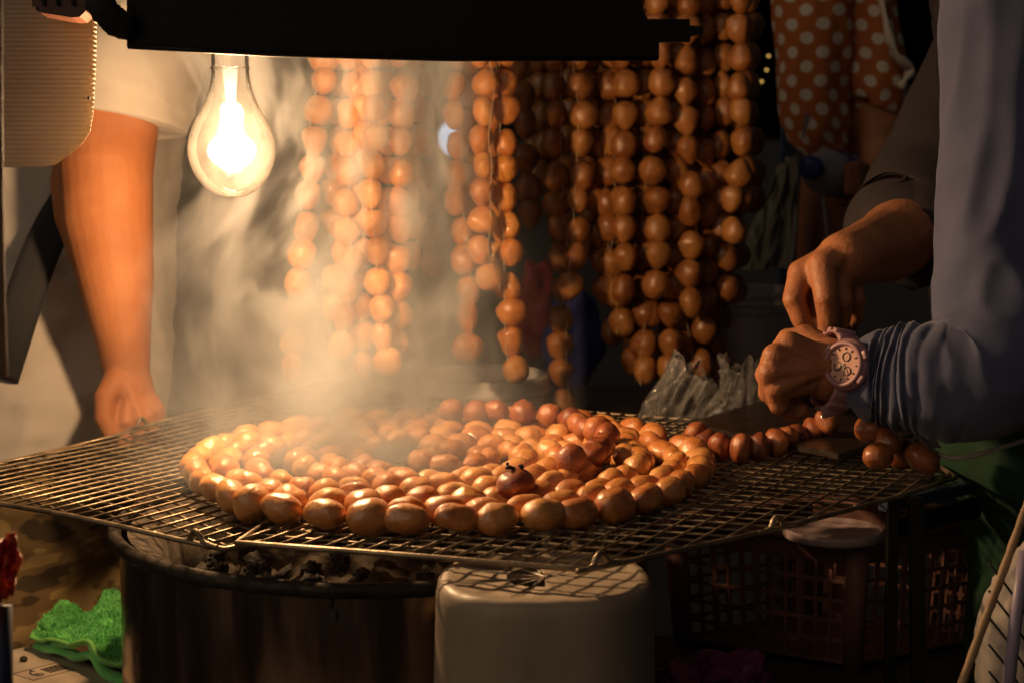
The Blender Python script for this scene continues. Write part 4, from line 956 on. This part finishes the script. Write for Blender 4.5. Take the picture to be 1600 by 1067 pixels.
# --- person in dark T-shirt behind, hand reaching down
p4 = empty('person', tuple(P(1600, 1500, 2.0))); tag(p4, 'person in a dark T-shirt whose hand reaches down above the watch', 'person')
ha = []
ha += cone_chain([(P(1520, 290, 2.02), .062), (P(1440, 345, 1.96), .050), (P(1385, 385, 1.88), .040), (P(1345, 395, 1.80), .030), (P(1318, 408, 1.775), .030)], 18)
ha += cone_chain([(P(1520, 290, 2.02), .062), (P(1580, 150, 2.05), .07), (P(1650, 300, 2.1), .08), (P(1650, 700, 2.1), .08)], 14)
for mc_, pp, dp, tpn, r_ in (((1252, 428, 1.765), (1240, 468, 1.752), (1252, 498, 1.755), (1264, 520, 1.760), .0125), ((1284, 416, 1.750), (1290, 465, 1.738), (1294, 497, 1.745), (1292, 522, 1.755), .0130),
                       ((1308, 424, 1.765), (1316, 470, 1.752), (1314, 500, 1.765), (1308, 518, 1.775), .0120), ((1326, 432, 1.785), (1338, 468, 1.775), (1337, 492, 1.785), (1332, 504, 1.79), .0105)):
    ha += cone_chain([(P(1335, 400, 1.785), .022), (P((mc_[0] + 1335) / 2, (mc_[1] + 396) / 2, (mc_[2] + 1.785) / 2), .019), (P(*mc_), r_ * 1.2)], 12)
    ha += cone_chain([(P(1340, 396, 1.765), .004), (P((mc_[0] + 1340) / 2, (mc_[1] + 396) / 2, (mc_[2] + 1.765) / 2 - .012), .0048), (P(mc_[0], mc_[1] - 4, mc_[2] - .006), .008)], 8)
    ha += cone_chain([(P(*mc_), r_ * 1.1), (P(*pp), r_ * .96), (P(*dp), r_ * .88), (P(*tpn), r_ * .74)], 12)
ha += cone_chain([(P(1300, 402, 1.80), .018), (P(1262, 430, 1.80), .0145), (P(1250, 470, 1.79), .012), (P(1262, 500, 1.785), .0105)], 12)
obj('body', fuse(ha, .0026, 4, 'body', M['skin_dark']), None, p4)
ss = cat([(*P(1640, 40, 2.1), .12), (*P(1540, 200, 2.06), .10), (*P(1470, 300, 2.0), .084), (*P(1425, 352, 1.955), .072), (*P(1418, 358, 1.95), .070), (*P(1425, 352, 1.955), .067), (*P(1470, 300, 2.0), .07)], 60, True)
V, F = tube([Vector(q[:3]) for q in ss], [q[3] for q in ss], 48, cap=False, disp=lambda tt, th, p: 1 + .06 * mn.noise(Vector((math.cos(th) * 1.5, math.sin(th) * 1.5, tt * 9))), hint=Vector((0, 0, 1)))
obj('sleeve', (V, F), M['dark_cloth'], p4)
V, F = torso([(1660, -140, 2.15, .17, .12), (1660, 100, 2.15, .15, .12), (1650, 400, 2.15, .15, .12), (1650, 800, 2.15, .15, .12), (1650, 1300, 2.15, .14, .12)])
me = make_mesh('shirt', (V, F), M['dark_cloth']); ruffle(me, .008, 9, 12, (1, 1, 2)); obj('shirt', me, None, p4)

# --- woman in polka dots
def uv_loft(me, seg, n, su, sv):
    uvl = me.uv_layers.new(name='UVMap')
    for poly in me.polygons:
        ids = [me.loops[li].vertex_index for li in poly.loop_indices]; ks = [i % seg for i in ids]; wrap = max(ks) - min(ks) > seg / 2
        for li, vi in zip(poly.loop_indices, ids):
            k = vi % seg; k = k + seg if wrap and k < seg / 2 else k
            uvl.data[li].uv = (k / seg * su, me.vertices[vi].co.z / .047)
p5 = empty('person', tuple(P(1300, 1000, 2.95))); tag(p5, 'blurred person in a brown polka dot dress holding a bottle', 'person')
V, F = torso([(1270, -150, 2.95, .085, .07), (1275, 60, 2.95, .066, .065), (1272, 150, 2.95, .060, .06), (1282, 210, 2.95, .050, .055), (1300, 240, 2.95, .026, .04)], 60, 70)
me = make_mesh('dress', (V, F), M['polka']); uv_loft(me, 60, 70, 8, 7); ruffle(me, .006, 12, 4, (2, 2, .6)); obj('dress', me, None, p5)
sl5 = cat([(*P(1345, -150, 2.98), .055), (*P(1355, 20, 2.96), .052), (*P(1368, 110, 2.95), .054), (*P(1375, 152, 2.94), .050), (*P(1375, 158, 2.94), .045), (*P(1372, 140, 2.95), .043)], 40, True)
V, F = tube([Vector(q[:3]) for q in sl5], [q[3] for q in sl5], 48, cap=False, disp=lambda tt, th, p: 1 + .10 * mn.noise(Vector((math.cos(th) * 2, math.sin(th) * 2, tt * 5))) , hint=Vector((0, 1, 0)))
me = make_mesh('sleeve', (V, F), M['polka']); uv_loft(me, 48, 40, 7, 6); obj('sleeve', me, None, p5)
fr_ = cat([P(1366, -60, 2.88), P(1385, 40, 2.87), P(1400, 85, 2.87), P(1424, 108, 2.88), P(1415, 124, 2.88), P(1408, 138, 2.885)], 30)
obj('frill', tube(fr_, [(.006 + .003 * math.sin(i), .013) for i in range(30)], 10, hint=Vector((1, 0, 0))), M['polka'], p5); 
ua = []
ua += cone_chain([(P(1372, 100, 2.95), .042), (P(1376, 230, 2.94), .040), (P(1385, 275, 2.90), .034), (P(1365, 300, 2.82), .027), (P(1345, 296, 2.74), .022)], 16)
for k in range(4): ua += cone_chain([(P(1348, 296, 2.74), .014), (P(1352 - 2 * k, 262 + 14 * k, 2.69), .010), (P(1338, 258 + 14 * k, 2.655), .009), (P(1322, 262 + 13 * k, 2.65), .008)], 10)
ua += cone_chain([(P(1348, 300, 2.75), .014), (P(1330, 318, 2.72), .010), (P(1312, 316, 2.70), .009)], 10)
ua += cone_chain([(P(1376, 100, 2.95), .042), (P(1300, 0, 2.97), .05), (P(1290, 100, 2.97), .04), (P(1290, 500, 2.97), .055), (P(1290, 950, 2.97), .05)], 14)
obj('body', fuse(ua, .006, 6, 'body', M['skin_dark']), None, p5)
# bottle
b0_ = P(1268, 263, 2.62); b1_ = P(1318, 276, 2.76); ax_ = (b1_ - b0_).normalized(); q_ = Vector((0, 0, 1)).rotation_difference(ax_).to_matrix()
bo5 = empty('water_bottle', tuple(b0_)); tag(bo5, 'clear water bottle with a blue cap held out sideways', 'bottle')
obj('body', weld(make_mesh('body', lathe([(.0125, .004), (.0135, .016), (.024, .035), (.034, .055), (.036, .07), (.0345, .085), (.036, .10), (.036, .17), (.030, .178), (0, .176)], 40, b0_, q_), M['pet'])), None, bo5)
obj('cap', lathe([(0, -.012), (.0155, -.012), (.0175, -.009), (.0178, .008), (.014, .009)], 32, b0_, q_), M['blue_cap'], bo5)
obj('label', lathe([(.0365, .095), (.0368, .10), (.0368, .15), (.0365, .155)], 40, b0_, q_), M['blue_cap'], bo5)
tag(obj('drinking_straw', tube([P(1286, 305, 2.66), P(1295, 390, 2.64)], .0035, 8), M['sack']), 'pale straw-like strip hanging below the bottle', 'strip')
crumple('carrier_bag', 'dim olive plastic bag hanging left of the blue pole', [(1150, 420, 2.9), (1236, 420, 2.85), (1240, 240, 2.88), (1215, 262, 2.92)], 0, M['olive'], 13, .015)
crumple('paper_slip', 'small pale triangular slip just right of the blue pole', [(1252, 222, 2.8), (1256, 216, 2.8), (1268, 182, 2.8), (1258, 176, 2.8)], 0, M['white_cloth'], 17, .004, 12, 'paper')

# --- lower right: rod, sack, tube
tag(obj('bamboo_rod', tube(cat([P(1612, 770, 1.40), P(1570, 885, 1.38), P(1535, 980, 1.37), P(1480, 1130, 1.36)], 30), [.0036 + .0003 * math.sin(i * 2.1) for i in range(30)], 10), M['bamboo']), 'thin tan cane slanting across the lower right corner', 'cane')
bmx = bmesh.new(); bmesh.ops.create_icosphere(bmx, subdivisions=5, radius=1); c_ = P(1615, 1010, 1.48)
for v in bmx.verts:
    q = v.co.copy(); r_ = 1 + .18 * mn.noise(q * 1.6) + .10 * abs(mn.noise(q * 4)); v.co = c_ + Vector((q.x * .045, q.y * .04, q.z * .09)) * r_
me = bpy.data.meshes.new('sack'); bmx.to_mesh(me); bmx.free(); me.materials.append(M['sack']); me.polygons.foreach_set('use_smooth', [True] * len(me.polygons))
sk = tag(obj('sack', me, None), 'off white sack with modelled net shadow lines in the lower right corner', 'sack')
for k in range(5): obj('net_shadow', tube(cat([P(1545, 880 + 42 * k, 1.425), P(1580, 925 + 42 * k, 1.415), P(1612, 975 + 42 * k, 1.42)], 12), .0012, 6), M['black_strap'], sk)  # shadow lines of a net, laid on the sack as thin dark tubes
tag(obj('lavender_tube', tube([P(1602, 860, 1.37), P(1588, 960, 1.365), P(1570, 1120, 1.36)], .0052, 12), M['lavender']), 'pale lavender plastic tube standing in the lower right corner', 'tube')

# ================================================================== smoke
# a voxel grid filled by a node field: streaks of smoke climbing from the coals past the bulb
t = bpy.data.node_groups.new('smoke_field', 'GeometryNodeTree')
t.interface.new_socket('Geometry', in_out='OUTPUT', socket_type='NodeSocketGeometry')
class E:
    def __init__(s, k): s.k = k
    def _op(s, o, op, rev=False):
        n = t.nodes.new('ShaderNodeMath'); n.operation = op
        a, b = (o, s) if rev else (s, o)
        for i, q in enumerate((a, b)):
            if isinstance(q, E): t.links.new(q.k, n.inputs[i])
            else: n.inputs[i].default_value = q
        return E(n.outputs[0])
    def __add__(s, o): return s._op(o, 'ADD')
    __radd__ = __add__
    def __mul__(s, o): return s._op(o, 'MULTIPLY')
    __rmul__ = __mul__
    def __sub__(s, o): return s._op(o, 'SUBTRACT')
    def __rsub__(s, o): return s._op(o, 'SUBTRACT', True)
    def __truediv__(s, o): return s._op(o, 'DIVIDE')
    def max(s, o): return s._op(o, 'MAXIMUM')
    def exp(s):
        n = t.nodes.new('ShaderNodeMath'); n.operation = 'EXPONENT'; t.links.new(s.k, n.inputs[0]); return E(n.outputs[0])
def smooth(e, lo, hi, a=0, b=1):
    n = t.nodes.new('ShaderNodeMapRange'); n.interpolation_type = 'SMOOTHSTEP'; t.links.new(e.k, n.inputs[0])
    for i, q in enumerate((lo, hi, a, b)): n.inputs[i + 1].default_value = q
    return E(n.outputs[0])
def comb(*a):
    n = t.nodes.new('ShaderNodeCombineXYZ')
    for i, q in enumerate(a): t.links.new(q.k, n.inputs[i])
    return n.outputs[0]
pos = t.nodes.new('GeometryNodeInputPosition'); sx = t.nodes.new('ShaderNodeSeparateXYZ'); t.links.new(pos.outputs[0], sx.inputs[0])
x, y, z = (E(sx.outputs[i]) for i in range(3))
def ns(a, b, c, d=2):
    n = noise_node(t, 1.0, d, comb(a, b, c), .5); return E(n.outputs[0])
sq_ = lambda e: e * e
wp = ns(x * 4.0, y * 4.0, z * 3.0, 1) - .5
wp2 = ns(x * 4.0 + 7.0, y * 4.0, z * 5.0, 1) - .5
h = (z - .9) / .5
wq = ns(x * 13.0 + 3.0, y * 13.0, z * 10.0, 2) - .5
xc = h * -.085 - .190 + wp2 * .22
g1 = (0 - sq_((x - xc) / (.110 - h * .02)) - sq_((y - 1.87) / .085)).exp()
stk = smooth(ns((x + wp * .22 + wq * .05) * 30.0, y * 14.0, z * 7.5 + wp2 * 3.0, 5), .485, .58)
big = smooth(ns((x + wp * .3 + wq * .04) * 11.0, y * 8.0, z * 5.0, 3), .47, .59)
d1 = g1 * (stk * .96 + .04) * (big * .97 + .03)
g2 = (0 - sq_((x + .062 - wp2 * .16 + h * .03) / .034) - sq_((y - 1.90) / .07)).exp()
d2 = g2 * (stk * .85 + .15)
g3 = (0 - sq_((x + .165 + wp * .08) / .115) - sq_((y - 1.67) / .14) - (z - .93).max(0) / .05).exp()
d3 = g3 * smooth(ns((x + wq * .05) * 14.0, y * 14.0, z * 13.0, 4), .33, .62)
g4 = (0 - sq_((x + .265 - wp2 * .12) / .060) - sq_((y - 1.91) / .07) - sq_((z - 1.07) / .13)).exp()
d4 = g4 * (stk * .95 + .05) * (big * .8 + .2)
bd_ = sq_((x - BP.x) / 1.15) + sq_(y - BP.y) + sq_((z - BP.z) / 1.3)
edge = smooth(bd_, .0040, .0150) * smooth(x, -.46, -.38) * smooth(y, 1.45, 1.50) * smooth(0 - y, -2.02, -1.95) * smooth(z, .905, .925)
dens = (d1 * 31.0 + d2 * 19.0 + d3 * 27.0 + d4 * 26.0) * edge
vc = t.nodes.new('GeometryNodeVolumeCube'); t.links.new(dens.k, vc.inputs['Density'])
vc.inputs['Min'].default_value = (-.47, 1.445, .90); vc.inputs['Max'].default_value = (.07, 2.025, 1.50)
vc.inputs['Resolution X'].default_value = 220; vc.inputs['Resolution Y'].default_value = 90; vc.inputs['Resolution Z'].default_value = 180
sm_ = t.nodes.new('GeometryNodeSetMaterial'); t.links.new(vc.outputs[0], sm_.inputs[0])
go = t.nodes.new('NodeGroupOutput'); t.links.new(sm_.outputs[0], go.inputs[0])
m = bpy.data.materials.new('smoke'); mt = nt(m); mt.nodes.remove(mt.nodes['Principled BSDF'])
vp = mt.nodes.new('ShaderNodeVolumePrincipled'); vp.inputs['Color'].default_value = (.95, .97, 1.0, 1); vp.inputs['Anisotropy'].default_value = .25; vp.inputs['Density'].default_value = 1.0
mt.links.new(vp.outputs[0], mt.nodes['Material Output'].inputs['Volume'])
sm_.inputs['Material'].default_value = m
m.cycles.volume_sampling = 'MULTIPLE_IMPORTANCE'; m.cycles.volume_step_rate = 8.0
vd = bpy.data.volumes.new('smoke'); vd.materials.append(m)
so = bpy.data.objects.new('smoke', vd); col.objects.link(so)
so.modifiers.new('field', 'NODES').node_group = t
tag(so, 'pale streaks of smoke rising from the grill past the bulb', 'smoke', kind='stuff')
